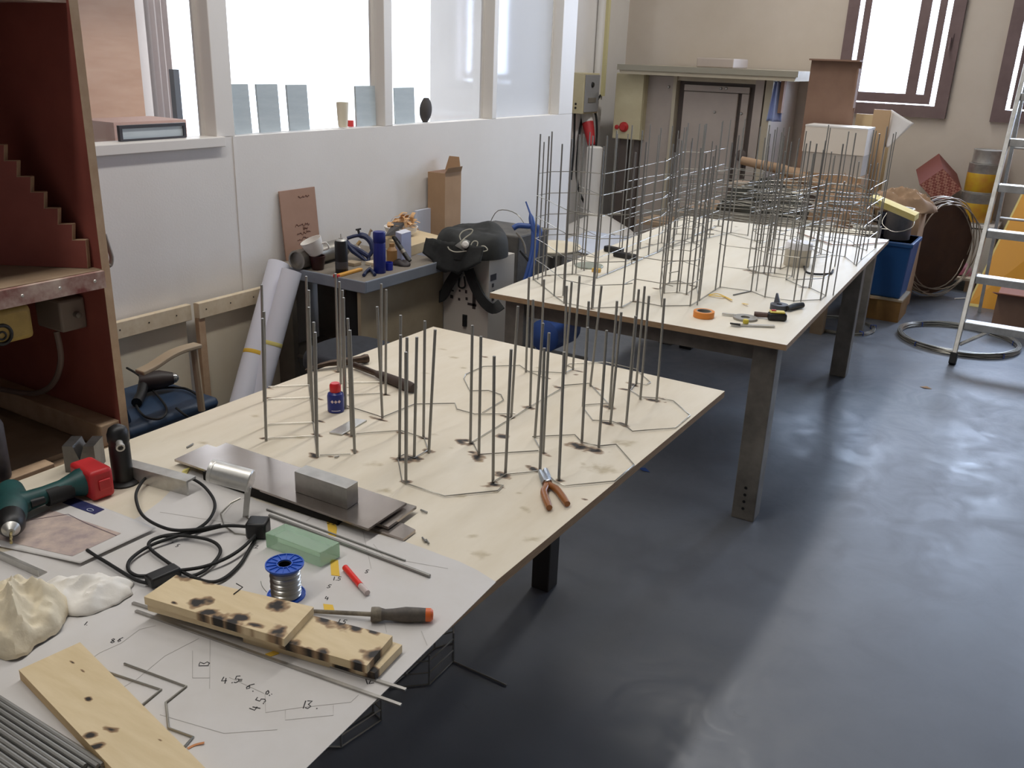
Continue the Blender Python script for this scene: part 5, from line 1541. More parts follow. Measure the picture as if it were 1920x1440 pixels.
part(tr, 'frame', MB().tube(smooth_path([tq(962, 428), tq(972, 423), tq(990, 424), tq(1005, 424), tq(1012, 434), tq(1008, 450), tq(1002, 480), tq(993, 520), tq(986, 560), tq(975, 600)], 4), .014, n=10), M['trblue'])
part(tr, 'frame', MB().tube(smooth_path([tq(1000, 430), tq(998, 470), tq(986, 520), tq(972, 560), tq(960, 610)], 4), .012, n=10), M['trblue'])
part(tr, 'spray_lance', MB().tube([tq(986, 378), tq(994, 400), tq(996, 408), tq(999, 424), tq(1006, 446)], [.004, .005, .014, .018, .012], n=10), M['trblue'])
part(tr, 'hose', MB().tube(smooth_path([tq(968, 436), tq(978, 448), tq(984, 462), tq(986, 476)], 4), .005, n=7), M['greytable'])
part(tr, 'compressor', MB().lathe([(.05, 0), (.09, .03), (.10, .10), (.08, .17), (.03, .2)], Vector((-2.2, 3.92, .28)), (0, 0, 1), n=20), mat('dusty_metal', (96, 98, 102), 0.6, .3, var=(160, 160, 158), vscale=22, vamt=.6))
part(tr, 'motor', MB().lathe([(.04, -.1), (.06, -.08), (.062, .06), (.03, .09)], Vector((-2.16, 3.9, .52)), (1, .4, .2), n=16), mat('dusty_motor', (70, 70, 74), 0.6, .3, var=(168, 168, 166), vscale=30, vamt=.5))
part(tr, 'tank', MB().lathe([(.02, -.16), (.085, -.13), (.09, .1), (.02, .15)], Vector((-2.13, 3.95, .36)), (0, 1, 0), n=18), M['trblue'])
part(tr, 'clamp_lever', MB().tube([tq(975, 470), tq(992, 490), tq(1000, 515), tq(1006, 520)], [.006, .008, .009, .006], n=8), M['dark'])
part(tr, 'red_hose', MB().tube(smooth_path([tq(938, 495), tq(940, 520), tq(937, 545), tq(936, 600)], 4), .009, n=8), mat('rust_red_hose', (142, 66, 42), 0.6))
part(tr, 'black_cable', MB().tube(smooth_path([tq(936, 480), tq(943, 488), tq(942, 505), tq(935, 525), tq(930, 550), tq(948, 590), tq(950, 620)], 4), .005, n=7), M['rubber'])
part(tr, 'base', MB().box((-2.3, 3.8, .12), (-2.06, 4.2, .16)), M['dark'], smooth=False)
for yy in (3.84, 4.16):
    part(tr, 'wheel', MB().lathe([(.05, -.018), (.06, -.012), (.06, .012), (.05, .018)], Vector((-2.05, yy, .061)), (1, 0, 0), n=20), M['rubber'])
    part(tr, 'wheel', MB().lathe([(.05, -.018), (.06, -.012), (.06, .012), (.05, .018)], Vector((-2.31, yy, .061)), (1, 0, 0), n=20), M['rubber'])
# cream seat shell and bluish sheet to the left of the far table
st = thing('stool', Vector((-2.2, 4.75, 0)), 'cream shell stool seat half hidden behind the far table', 'stool')
c = at(1035, 478, .56)
st.location = (c.x, c.y, 0)
sh_ = MB()
sh_.grid(26, 6, lambda u, v: c + Vector((math.cos(2 * math.pi * u) * .17 * v, math.sin(2 * math.pi * u) * .2 * v, .05 * v * v)), closed_u=True)
part(st, 'shell', sh_, M['cream'], solid=.012)
part(st, 'column', MB().tube([c, Vector((c.x, c.y, 0))], .03, n=10), M['greytable'])
tb_ = thing('side_table', Vector((-2.6, 5.2, 0)), 'low table behind the far table covered by a bluish white sheet', 'table')
qd = [at(1040, 458, .46), at(1118, 484, .46), at(1215, 452, .46), at(1105, 434, .46)]
part(tb_, 'top', MB().slab(qd, .02), M['greytable'], smooth=False)
for v in qd:
    e_ = v + (sum(qd, Vector()) / 4 - v) * .12
    part(tb_, 'leg', MB().tube([Vector((e_.x, e_.y, .44)), Vector((e_.x, e_.y, 0))], .02, n=8), M['greytable'])
shm = MB()
shm.grid(20, 14, lambda u, v: (qd[0] * (1 - u) + qd[1] * u) * (1 - v) + (qd[3] * (1 - u) + qd[2] * u) * v + Vector((0, 0, .004 + .014 * abs(noise.noise(Vector((u * 3, v * 3, 2)))))))
solo('plastic_sheet', shm, mat('bluish_white_sheet', (206, 212, 224), 0.5), 'bluish white plastic sheet spread on the low table', 'sheet', solid=.002)
# ================================================================ far end of the room
YK = 8.0
def kx(px):
    return aty(px, 250, YK).x


M['kiln'] = mat('dull_stainless', (184, 172, 162), 0.5, 0.1, var=(168, 156, 147), vscale=2.2)
M['kilnd'] = mat('dark_gap', (92, 82, 77), 0.7)
M['kilnl'] = mat('grey_beige_paint', (190, 180, 158), 0.6, var=(176, 164, 142), vscale=3)
kl = thing('kiln', ((kx(1205) + kx(1440)) / 2, 8.4, 0), 'large stainless steel kiln with a stepped door frame and a wide flat hood', 'kiln')
zk = aty(1300, 140, YK).z
part(kl, 'body', MB().box((kx(1205), YK + .05, 0), (kx(1436), 8.85, zk)), M['kiln'], smooth=False)
part(kl, 'side_panel', MB().box((kx(1205), YK - .0, 0), (kx(1258), YK + .05, zk - .02)), M['kiln'], smooth=False, bevel=.004)
part(kl, 'door_post', MB().box((kx(1258), YK - .05, 0), (kx(1264), YK + .05, zk)), M['kilnl'], smooth=False)
part(kl, 'recess', MB().box((kx(1264), YK + .035, 0), (kx(1425), YK + .0495, zk - .06)), M['kilnd'], smooth=False)
dr_ = part(kl, 'door', MB().box((kx(1275), YK - .0, .15), (kx(1376), YK + .034, zk - .14)), M['kiln'], smooth=False, bevel=.006)
part(kl, 'door_strip', MB().box((kx(1383), YK - .0, .15), (kx(1396), YK + .034, zk - .14)), M['kiln'], smooth=False)
part(kl, 'door_rail', MB().box((kx(1275), YK - .0, zk - .135), (kx(1396), YK + .034, zk - .085)), M['kiln'], smooth=False)
part(kl, 'post', MB().box((kx(1408), YK - .03, 0), (kx(1424), YK + .05, zk)), M['kiln'], smooth=False)
part(kl, 'lintel', MB().box((kx(1264), YK - .03, zk - .055), (kx(1408), YK + .05, zk)), M['kilnl'], smooth=False)
part(kl, 'corner_post', MB().box((kx(1427), YK - .03, 0), (kx(1440), YK + .05, zk)), M['kilnl'], smooth=False)
for x, y in ((1254, 163), (1209, 206), (1340, 210), (1352, 166), (1390, 213), (1362, 166)):
    c = aty(x, y, YK)
    part(kl, 'bolt', MB().lathe([(.012, 0), (.012, .008), (.008, .012)], (c.x, YK - .0002, c.z), (0, -1, 0), n=10), M['steel'])
part(kl, 'latch', MB().lathe([(.05, 0), (.05, .03), (.035, .04)], (kx(1398), YK - .03, aty(1405, 292, YK).z), (0, -1, 0), n=16), M['kilnd'])
h0, h1 = aty(1158, 130, 7.75), aty(1500, 124, 7.75)
part(kl, 'hood', MB().hexa([(h0.x + .03, 7.75, h0.z - .035), (h1.x - .03, 7.75, h0.z - .035), (h1.x - .05, 8.88, h0.z - .035), (h0.x + .05, 8.88, h0.z - .035)], [(h0.x, 7.75, h0.z + .045), (h1.x, 7.75, h0.z + .045), (h1.x - .02, 8.88, h0.z + .045), (h0.x + .02, 8.88, h0.z + .045)]), M['kilnl'], smooth=False)
part(kl, 'hood_lip', MB().box((h0.x, 7.735, h0.z - .002), (h1.x, 7.7495, h0.z + .045)), mat('greenish_grey_trim', (150, 144, 128), 0.6), smooth=False)
part(kl, 'hood_support', MB().box((kx(1302), YK + .06, zk), (kx(1338), YK + .2, h0.z - .036)), M['kilnd'], smooth=False)
c0, c1 = aty(1306, 113, 8.0), aty(1376, 113, 8.0)
part(kl, 'flue_box', MB().box((c0.x, 8.0, h0.z + .0455), (c1.x, 8.4, h0.z + .125)), M['kiln'], smooth=False, bevel=.01)
cb = thing('control_box', (aty(1178, 200, 7.9).x, 7.95, aty(1178, 262, 7.9).z), 'cream control box with two red knobs on the left of the kiln', 'control box')
x0, x1 = aty(1150, 200, 7.9).x, aty(1204, 200, 7.9).x
z0, z1 = aty(1178, 262, 7.9).z, aty(1178, 137, 7.9).z
M['cbox'] = mat('cream_enamel', (206, 196, 162), 0.5, var=(190, 178, 142), vscale=4)
part(cb, 'case', MB().box((x0, 7.92, z0), (x1, 8.16, z1)), M['cbox'], smooth=False, bevel=.006)
part(cb, 'door', MB().box((x0 + .012, 7.90, z0 + .006), (x1 - .003, 7.9195, z1 - .006)), M['cbox'], smooth=False, bevel=.004)
part(cb, 'wall_arm', MB().box((x0 + .05, 8.161, z0 + .1), (x1 - .05, YB, z1 - .2)), M['kilnd'], smooth=False)
M['knobred'] = mat('red_knob', (190, 44, 44), 0.45)
c = aty(1170, 238, 7.9)
part(cb, 'knob', MB().lathe([(.045, 0), (.045, .012), (.03, .03), (.028, .034)], (c.x, 7.8995, c.z), (0, -1, 0), n=20), M['knobred'])
c = aty(1157, 238, 7.9)
part(cb, 'knob', MB().lathe([(.02, 0), (.02, .012), (.012, .016)], (c.x, 7.8995, c.z), (0, -1, 0), n=16), M['knobred'])
part(cb, 'cable_duct', MB().box((x0 + .06, 7.96, 0), (x0 + .14, 8.04, z0 - .0005)), M['kilnd'], smooth=False)
part(cb, 'cable_duct', MB().box((x1 - .08, 7.96, 0), (x1 - .03, 8.04, z0 - .0005)), M['kilnd'], smooth=False)
# bluish overall hanging at the kiln's right side
ov = thing('hanging_coat', (aty(1455, 200, 7.95).x, 7.95, aty(1455, 225, 7.95).z), 'pale blue cloth hanging between the kiln and the window', 'cloth')
x0, x1 = aty(1443, 180, 7.95).x, aty(1470, 180, 7.95).x
z0, z1 = aty(1455, 228, 7.95).z, h0.z - .045
part(ov, 'cloth', MB().grid(16, 12, lambda u, v: (x0 + (x1 - x0) * (u * (1 - .5 * v) + .25 * v), 7.95 + .03 * math.sin(u * 9), z0 + (z1 - z0) * v)), mat('pale_blue_cloth', (158, 172, 214), 0.85), solid=.006)
part(ov, 'hanger', MB().box((x1 - .03, 7.92, z1 - .25), (x1 + .0, 7.98, z1 + .008)), M['cardd'], smooth=False)
part(ov, 'rail', MB().tube([((x0 + x1) / 2, 7.95, z1 - .02), ((x0 + x1) / 2, 7.95, z1 + .009)], .01, n=8), M['steel'])

# wall box, conduit, plug and cables in the corner
XWC = -4.06
eb = thing('switch_box', (XWC, 7.65, atx(1085, 212, XWC).z), 'grey and cream electrical switch box on the wall at the end of the partition', 'switch box')
z0, z1 = aty(1075, 213, 7.55).z, aty(1075, 136, 7.55).z
part(eb, 'case', MB().box((XWC, 7.56, z0), (XWC + .13, 7.86, z1)), M['cbox'], smooth=False, bevel=.006)
part(eb, 'cover', MB().box((XWC + .1305, 7.575, z0 + .015), (XWC + .142, 7.845, z1 - .015)), mat('grey_cover', (150, 150, 152), 0.5), smooth=False, bevel=.003)
part(eb, 'dial', MB().lathe([(.025, 0), (.02, .012)], (XWC + .1421, 7.7, z1 - .1), (1, 0, 0), n=14), M['dark'])
part(eb, 'button', MB().box((XWC + .1421, 7.63, z0 + .1), (XWC + .147, 7.78, z0 + .14)), M['greytable'], smooth=False)
for k in range(2):
    part(eb, 'lamp', MB().lathe([(.011, 0), (.009, .004)], (XWC + .055, 7.5598, z0 + .05 + .035 * k), (0, -1, 0), n=12), M['dark'])
part(eb, 'cable', MB().tube(smooth_path([Vector((XWC + .03, 7.6, z0)), Vector((XWC + .03, 7.62, z0 - .3)), Vector((XWC + .03, 7.6, z0 - .6))], 3), .01, n=8), M['rubber'])
cy = atx(1133, 90, XWC).y
solo('conduit', MB().box((XWC, cy - .02, atx(1125, 180, XWC).z), (XWC + .03, cy + .02, ZC)), mat('yellowed_conduit', (214, 206, 158), 0.6), 'yellowed cable conduit running up the wall in the corner', 'conduit', smooth=False)
solo('wall_pipe', MB().tube([(XWC + .035, cy - .18, .4), (XWC + .035, cy - .18, ZC)], .033, n=12), M['white'], 'white pipe running up the wall beside the switch box', 'pipe')
pg = thing('power_plug', (XWC + .06, 7.9, 1.0), 'red industrial plug hanging on a thick black cable in the corner', 'plug')
cp = Vector((XWC + .10, 7.82, 1.1))


def wq(px, py):
    return atd(px, py, cp)


part(pg, 'socket', MB().tube([wq(1098, 205), wq(1102, 230)], [.05, .055], n=12), M['white'])
part(pg, 'plug_body', MB().tube([wq(1102, 230), wq(1105, 245), wq(1109, 272)], [.055, .05, .035], n=14), mat('red_plug', (196, 52, 56), 0.45))
part(pg, 'cable', MB().tube(smooth_path([wq(1110, 275), wq(1116, 280), wq(1119, 250), wq(1117, 215), wq(1107, 198), wq(1096, 208), wq(1089, 235), wq(1084, 275), wq(1081, 320), wq(1085, 355), wq(1097, 382), wq(1112, 398)], 5), .011, n=8), M['rubber'])
part(pg, 'cable', MB().tube(smooth_path([wq(1126, 178), wq(1120, 188), wq(1108, 198)], 4), .009, n=8), M['rubber'])
vp = thing('extraction_duct', (aty(1112, 330, 7.4).x, 7.4, 0), 'white upright duct with a flared foot in the corner behind the cage', 'duct')
vx = vp.location
part(vp, 'pipe', MB().lathe([(.07, .36), (.07, .95), (.055, .96)], vx, n=22), M['white'])
part(vp, 'foot', MB().lathe([(.40, 0), (.40, .16), (.30, .24), (.12, .34), (.075, .36)], vx + Vector((.08, 0, 0)), n=26), M['white'])

# ---------------------------------------------------------------- pile behind the far table
pb = thing('low_platform', (-1.75, 6.75, 0), 'low wooden platform behind the far table under the heap of paper and wire', 'platform')
PZ = .62
for k in range(7):
    part(pb, 'plank', MB().box((-2.62, 5.98 + .2 * k, PZ - .03), (-1.17, 6.165 + .2 * k, PZ)), M['dustwood'], smooth=False, bevel=.003)
for x in (-2.5, -1.32):
    part(pb, 'bearer', MB().box((x, 5.98, PZ - .13), (x + .08, 7.36, PZ - .031)), M['dustwood'], smooth=False)
    for y in (6.05, 7.2):
        part(pb, 'leg', MB().box((x, y, 0), (x + .08, y + .08, PZ - .131)), M['dustwood'], smooth=False)
rr = random.Random(21)
for k in range(26):
    y = 6.02 + .019 * ((k * 7) % 26)
    z = PZ + .004 + .0075 * (k // 4) + (.01 * (k % 3))
    xa, xb = -2.55 + rr.uniform(-.15, .25), -1.05 + rr.uniform(-.25, .05)
    solo('steel_rod', MB().tube([(xa, y + rr.uniform(-.006, .006), z), ((xa + xb) / 2, y, z + .004), (xb, y + rr.uniform(-.006, .006), z + rr.uniform(0, .05))], .004, n=6), M['wire'], 'long thin steel rod in the loose heap behind the far table', 'steel rod', 'loose steel rods heaped behind the far table')
gf = MB()
for k in range(16):
    zz = PZ + .08 + .03 * (k // 2) + .015 * (k % 2)
    xs, ys = (-2.45, -1.93)[k % 2] + rr.uniform(-.06, .06), (6.35, 6.27)[k % 2] + rr.uniform(-.05, .05)
    t = thing('wire_outline', (xs, ys, zz), 'flat bent wire outline in the stack behind the cage', 'wire frame', 'stacked wire outlines behind the far table')
    ps = [Vector((xs, ys, zz)), Vector((xs + .3, ys - .1, zz)), Vector((xs + .6, ys - .02, zz)), Vector((xs + .85, ys + .1, zz)), Vector((xs + .7, ys + .3, zz + .01)), Vector((xs + .35, ys + .35, zz + .01)), Vector((xs + .08, ys + .25, zz))]
    part(t, 'wire', MB().tube(ps, .003, n=6, closed=True), M['wire'])
    for q in (1, 3, 5):
        part(t, 'stub', MB().tube([ps[q], ps[q] + Vector((0, 0, -.012))], .003, n=6), M['wire'])


def crump(name, c, rx, ry, h, seed, m, label, cat):
    mb = MB()

    def fn(u, v):
        an = 2 * math.pi * u
        w_ = 1 + .35 * noise.noise(Vector((math.cos(an) * 1.7 + seed, math.sin(an) * 1.7, seed)))
        x, y = math.cos(an) * rx * v * w_, math.sin(an) * ry * v * w_
        q = Vector((x * 5 + y * 3 + seed, y * 15 - x * 3, seed))
        f1 = 1 - abs(noise.noise(q)) * 2.2
        f2 = 1 - abs(noise.noise(q * 2.1)) * 2
        return c + Vector((x, y, .002 + max(0, h * (1 - v ** 2) ** .6 * (.5 + .5 * f1) + h * .22 * f2 * (1 - v))))
    mb.grid(64, 30, fn, closed_u=True)
    return solo(name, mb, m, label, cat, solid=.003)


crump('kraft_paper', Vector((-1.40, 6.85, PZ)), .22, .24, .32, 4.4, M['kraft'], 'big crumpled sheet of brown packing paper behind the far table', 'packing paper')
crump('kraft_paper', Vector((-1.27, 6.36, PZ)), .07, .12, .16, 9.2, M['kraft'], 'small crumpled piece of brown paper above the corner of the far table', 'packing paper')
crump('shade_heap', Vector((-1.98, 6.82, PZ)), .32, .16, .26, 1.7, mat('shade_heap_dark', (62, 62, 56), 0.8), 'dark heap added for the shaded gaps behind the stacked wire outlines', 'shade_heap')  # dark heap added to fill the shaded gaps behind the wires
t = thing('flat_carton', (-1.0, 7.3, 0), 'brown carton behind the blue bin under the crumpled paper', 'carton')
part(t, 'body', MB().box((-1.165, 7.1, 0), (-.9, 7.4, .72)), M['card'], smooth=False)
crump('kraft_paper', Vector((-1.06, 7.24, .722)), .27, .17, .15, 12.9, M['kraft'], 'crumpled brown paper on the carton behind the blue bin', 'packing paper')
crump('white_tissue', Vector((-1.34, 7.2, PZ + .0)), .12, .08, .2, 6.3, M['tissue'], 'white tissue scrap among the brown paper', 'tissue')
# rolled kraft tube
solo('cardboard_tube', MB().tube([Vector((-2.28, 7.15, PZ + .36)), Vector((-1.95, 7.15, PZ + .32)), Vector((-1.6, 7.1, PZ + .22))], [.032, .04, .045], n=14), M['kraft'], 'rolled brown paper tube lying on the heap in front of the kiln', 'paper tube')
bxw = thing('grey_crate', (-2.0, 7.25, PZ), 'dark crate under the brown paper tube', 'crate')
part(bxw, 'body', MB().box((-2.35, 7.08, PZ + .0005), (-1.55, 7.36, PZ + .16)), M['kilnd'], smooth=False)
part(bxw, 'lid', MB().box((-2.36, 7.07, PZ + .161), (-1.54, 7.37, PZ + .18)), M['dustwood'], smooth=False)
# yellow foam wedge
f0, f1 = at(1632, 372, PZ + .26), at(1716, 408, PZ + .14)
fo = MB().hexa([f0 + Vector((0, -.02, -.025)), f1 + Vector((0, -.02, -.025)), f1 + Vector((.0, .16, -.025)), f0 + Vector((0, .16, -.025))], [f0 + Vector((0, -.02, .015)), f1 + Vector((0, -.02, .015)), f1 + Vector((0, .16, .015)), f0 + Vector((0, .16, .015))])
solo('foam_board', fo, mat('yellow_foam', (214, 190, 96), 0.8, var=(226, 210, 150), vscale=5), 'yellow foam board sliding off the heap towards the paint tin', 'foam board', smooth=False)
# white box, brown lid, tan boards, curled paper
yw = 7.45
a, b, c = aty(1512, 236, yw), aty(1628, 238, yw), aty(1616, 332, yw)
t = thing('white_carton', ((a.x + b.x) / 2, yw + .12, c.z), 'white carton with a greyish lower half in front of the window', 'carton')
zm = (a.z * .45 + c.z * .55)
part(t, 'body', MB().box((a.x, yw, c.z), (b.x, yw + .25, zm)), mat('grey_white_board', (186, 178, 168), 0.75), smooth=False)
part(t, 'lid', MB().box((a.x - .004, yw - .006, zm), (b.x + .004, yw + .256, a.z)), mat('white_board', (226, 216, 202), 0.7), smooth=False)
part(t, 'lid_rim', MB().box((a.x - .006, yw - .008, a.z), (b.x + .006, yw + .258, a.z + .012)), M['white'], smooth=False)
su = thing('crate_stand', ((a.x + b.x) / 2, yw + .15, 0), 'wooden box under the white carton', 'crate')
part(su, 'body', MB().box((a.x - .15, yw - .03, 0), (b.x + .02, yw + .27, c.z - .0005)), M['card'], smooth=False)
a, b, c = aty(1522, 113, 7.76), aty(1617, 113, 7.76), aty(1600, 280, 7.76)
t = thing('carton_lid', ((a.x + b.x) / 2, 7.76, 0), 'tall brown cardboard sheet with a folded top standing left of the window', 'carton')  # flat sheet from a box lid
part(t, 'panel', MB().box((a.x, 7.76, 0), (b.x, 7.772, a.z)), M['cardd'], smooth=False)
part(t, 'folded_edge', MB().box((a.x, 7.68, a.z), (b.x, 7.772, a.z + .012)), M['cardd'], smooth=False)
part(t, 'side_flap', MB().box((b.x - .012, 7.69, 1.4), (b.x, 7.7595, a.z - .05)), M['cardd'], smooth=False)
a, b, c = aty(1639, 205, 7.9), aty(1671, 205, 7.9), aty(1660, 300, 7.9)
solo('tan_board', MB().box((a.x, 7.9, 0), (b.x, 7.93, a.z)), mat('tan_card', (188, 158, 122), 0.8), 'upright tan cardboard strip beside the white carton', 'board', smooth=False)
a, b = aty(1606, 213, 8.1), aty(1672, 215, 8.1)
solo('tan_board', MB().box((a.x, 8.1, 0), (b.x + .02, 8.13, a.z)), mat('yellow_tan_card', (198, 178, 138), 0.8), 'wide yellowish board standing behind the tan cardboard strip', 'board', smooth=False)
a = aty(1672, 206, 7.95)
b = aty(1718, 230, 7.95)
c = aty(1672, 275, 7.95)
cp_ = MB().grid(10, 12, lambda u, v: (a.x + (b.x - a.x) * u * (1 - .8 * v), 7.95 - .12 * math.sin(u * 1.4), a.z + (c.z - a.z) * v + (b.z - a.z) * u * (1 - v)))
solo('curled_paper', cp_, M['paper'], 'white curled paper lit by the window beside the tan boards', 'paper', solid=.003)

# blue bin on a crate with the paint tin
cr = thing('wood_crate', (-.98, 6.85, 0), 'low brown crate on the floor under the blue bin', 'crate')
x0, x1, y0, y1 = -1.15, -.87, 6.72, 7.05
part(cr, 'body', MB().box((x0, y0, 0), (x1, y1, .15)), mat('ochre_card', (150, 112, 58), 0.8, var=(124, 88, 44), vscale=5), smooth=False)
part(cr, 'rim', MB().box((x0 - .006, y0 - .006, .1505), (x1 + .006, y1 + .006, .165)), M['beige'], smooth=False)
part(cr, 'torn_flap', MB().hexa([(x0, y0 - .001, .15), (x0 + .12, y0 - .001, .15), (x0 + .12, y0 - .004, .15), (x0, y0 - .004, .15)], [(x0 - .03, y0 - .09, .19), (x0 + .09, y0 - .10, .17), (x0 + .09, y0 - .103, .17), (x0 - .03, y0 - .093, .19)]), M['card'], smooth=False)
bn_ = thing('blue_bin', (-.98, 6.88, .166), 'blue plastic bin standing on the brown crate', 'bin')
ztop = .57
bb = [Vector(v) for v in ((x0 + .02, y0 + .02, .166), (x1 - .02, y0 + .02, .166), (x1 - .02, y1 - .02, .166), (x0 + .02, y1 - .02, .166))]
tt = [Vector(v) for v in ((x0 - .02, y0 - .03, ztop), (x1 + .005, y0 - .03, ztop), (x1 + .005, y1 + .02, ztop), (x0 - .02, y1 + .02, ztop))]
M['binblue'] = mat('blue_bin_plastic', (30, 78, 132), 0.45)
part(bn_, 'body', MB().hexa(bb, tt), M['binblue'], smooth=False, bevel=.012)
part(bn_, 'rim', MB().hexa([v + Vector((0, 0, -.03)) + (v - sum(tt, Vector()) / 4) * .05 for v in tt], [v + (v - sum(tt, Vector()) / 4) * .05 for v in tt]), M['binblue'], smooth=False, bevel=.006)
c = Vector((-1.0, 6.85, ztop + .001))
t = thing('paint_tin', c, 'black and silver paint tin with a printed front on the blue bin', 'paint tin')
part(t, 'body', MB().lathe([(.085, 0), (.088, .004), (.088, .2), (.09, .204)], c, n=26), mat('grey_tin_print', (140, 138, 140), 0.45, 0.2, var=(104, 102, 106), vscale=9))
part(t, 'lid', MB().lathe([(.09, .2045), (.09, .215), (.08, .215), (.08, .208)], c, n=26), M['alu'])
part(t, 'handle', MB().tube(smooth_path([c + Vector((-.09, 0, .17)), c + Vector((-.1, -.06, .1)), c + Vector((0, -.11, .06)), c + Vector((.1, -.06, .1)), c + Vector((.09, 0, .17))], 4), .003, n=6), M['wire'])
c = Vector((-1.13, 7.0, ztop + .001))
solo('dark_pot', MB().lathe([(.04, 0), (.042, .005), (.042, .15), (.037, .15), (.037, .02)], c, n=20), mat('navy_pot', (36, 38, 52), 0.5), 'dark pot standing behind the paint tin on the blue bin', 'pot')

# cable reel with wire loops
rc = Vector((-.84, 7.72, .40))
ra = Vector((.80, -.6, .05)).normalized()
t = thing('cable_reel', Vector((rc.x, rc.y, 0)), 'large dark brown cable reel with loose wire loops behind the blue bin', 'cable reel')
M['reel'] = mat('dark_brown_reel', (84, 58, 42), 0.8, var=(66, 44, 32), vscale=5)
part(t, 'disc', MB().lathe([(.37, -.02), (.37, .02)], rc, ra, n=40), M['reel'])
part(t, 'disc', MB().lathe([(.37, -.02), (.37, .02)], rc - ra * .24, ra, n=40), M['reel'])
part(t, 'core', MB().lathe([(.2, -.235), (.2, -.015)], rc, ra, n=30), M['dark'])
uu = ra.orthogonal().normalized()
vv = ra.cross(uu)
M['palewire'] = mat('pale_wire', (170, 158, 142), 0.45, .5)
for k in range(7):
    r_ = .34 + .016 * (k % 4)
    o_ = rc + ra * (.03 + .01 * k) + Vector((.04 * math.sin(k * 2), 0, .02 * math.cos(k * 3)))
    zlow = min((o_ + (uu * math.cos(q * .21) + vv * math.sin(q * .21)) * r_).z for q in range(30))
    o_.z += max(0, .012 - zlow)
    part(t, 'wire_loop', MB().tube([o_ + (uu * math.cos(q * .2094) + vv * math.sin(q * .2094)) * r_ + ra * .03 * math.sin(q * .4 + k) for q in range(30)], .0045, n=6, closed=True), M['palewire'])
# chequered box and dark box
t = thing('dark_box', (-1.0, 8.7, 0), 'dark brown cardboard box behind the cable reel', 'box')
part(t, 'body', MB().box((-1.16, 8.5, 0), (-.87, 8.88, .62)), M['cardd'], smooth=False)
m = mat('chequered_print', (196, 120, 104), 0.7)
nt = m.node_tree
ck_ = nt.nodes.new('ShaderNodeTexChecker')
ck_.inputs['Scale'].default_value = 52
ck_.inputs['Color1'].default_value = lin((222, 166, 146)) + (1,)
ck_.inputs['Color2'].default_value = lin((176, 100, 92)) + (1,)
tc = nt.nodes.new('ShaderNodeTexCoord')
mp = nt.nodes.new('ShaderNodeMapping')
mp.inputs['Rotation'].default_value = (0.0, .72, .35)
nt.links.new(tc.outputs['Object'], mp.inputs[0])
nt.links.new(mp.outputs[0], ck_.inputs['Vector'])
nt.links.new(ck_.outputs['Color'], nt.nodes['Principled BSDF'].inputs['Base Color'])
Mx = frame((-1.02, 8.66, .83), (.62, .45, -.64), (.6, -.1, .79))
t = thing('chequered_box', (-.85, 8.35, .66), 'tilted box with a red chequered side on the dark box', 'box')
part(t, 'body', MB().box((-.12, -.15, -.11), (.14, .14, .11), Mx), mat('dull_red_card', (124, 70, 62), 0.75), smooth=False)
part(t, 'chequered_side', MB().box((-.119, -.1515, -.109), (.139, -.1502, .109), Mx), m, smooth=False)
# paint cans on a white crate
t = thing('white_crate', (-.58, 8.65, 0), 'white plastic crate on the floor against the back wall under the paint cans', 'crate')
part(t, 'body', MB().box((-.84, 8.5, 0), (-.48, 8.86, .46)), mat('white_crate_plastic', (200, 196, 186), 0.6), smooth=False, bevel=.01)
part(t, 'rim', MB().box((-.85, 8.49, .4705), (-.47, 8.87, .495)), M['white'], smooth=False)
zc = .4955
M['canyel'] = mat('yellow_can_print', (206, 176, 38), 0.45, var=(190, 120, 50), vscale=7, vamt=.3)
for k, (h, r_, mm, lab) in enumerate(((.25, .135, 'canyel', 'lowest paint can of the stack by the back wall, with a yellow band'), (.24, .13, 'canyel', 'middle paint can of the stack, bright yellow'), (.11, .12, 'alu', 'small bare silver paint can on top of the stack'))):
    c = Vector((-.675 + .006 * k, 8.66, zc))
    t = thing('paint_can', c, lab, 'paint can', 'paint cans stacked by the back wall')
    part(t, 'body', MB().lathe([(r_ * .97, 0), (r_, .004), (r_, h - .01), (r_ * 1.02, h - .006)], c, n=26), M['alu'])
    if mm == 'canyel':
        part(t, 'label_band', MB().lathe([(r_ + .0006, .012), (r_ + .0012, .013), (r_ + .0012, h * .66), (r_ + .0006, h * .67)], c, n=26), M['canyel'])
    part(t, 'lid', MB().lathe([(r_ * 1.02, h - .0055), (r_ * 1.02, h), (r_ * .9, h), (r_ * .9, h - .003)], c, n=26), M['alu'])
    zc += h + .001
# small pallet and pink pack
t = thing('pallet', (-.72, 8.3, 0), 'small wooden pallet on the floor below the white crate', 'pallet')
part(t, 'board', MB().box((-.90, 8.12, .09), (-.52, 8.46, .11)), M['pine'], smooth=False)
for x in (-.88, -.60):
    part(t, 'runner', MB().box((x, 8.12, 0), (x + .06, 8.46, .0895)), M['dustwood'], smooth=False)
t = thing('pink_pack', (-.68, 8.25, .111), 'crumpled pink and white pack on the small pallet', 'packet')
part(t, 'pack', MB().grid(20, 8, lambda u, v: Vector((-.68 + math.cos(2 * math.pi * u) * .11 * math.cos(v * 1.45), 8.25 + math.sin(2 * math.pi * u) * .07 * math.cos(v * 1.45), .112 + .10 * math.sin(v * 1.45) + .01 * math.sin(u * 25))), closed_u=True), mat('pink_wrap', (206, 180, 178), 0.6, var=(196, 90, 130), vscale=9, vamt=.4))

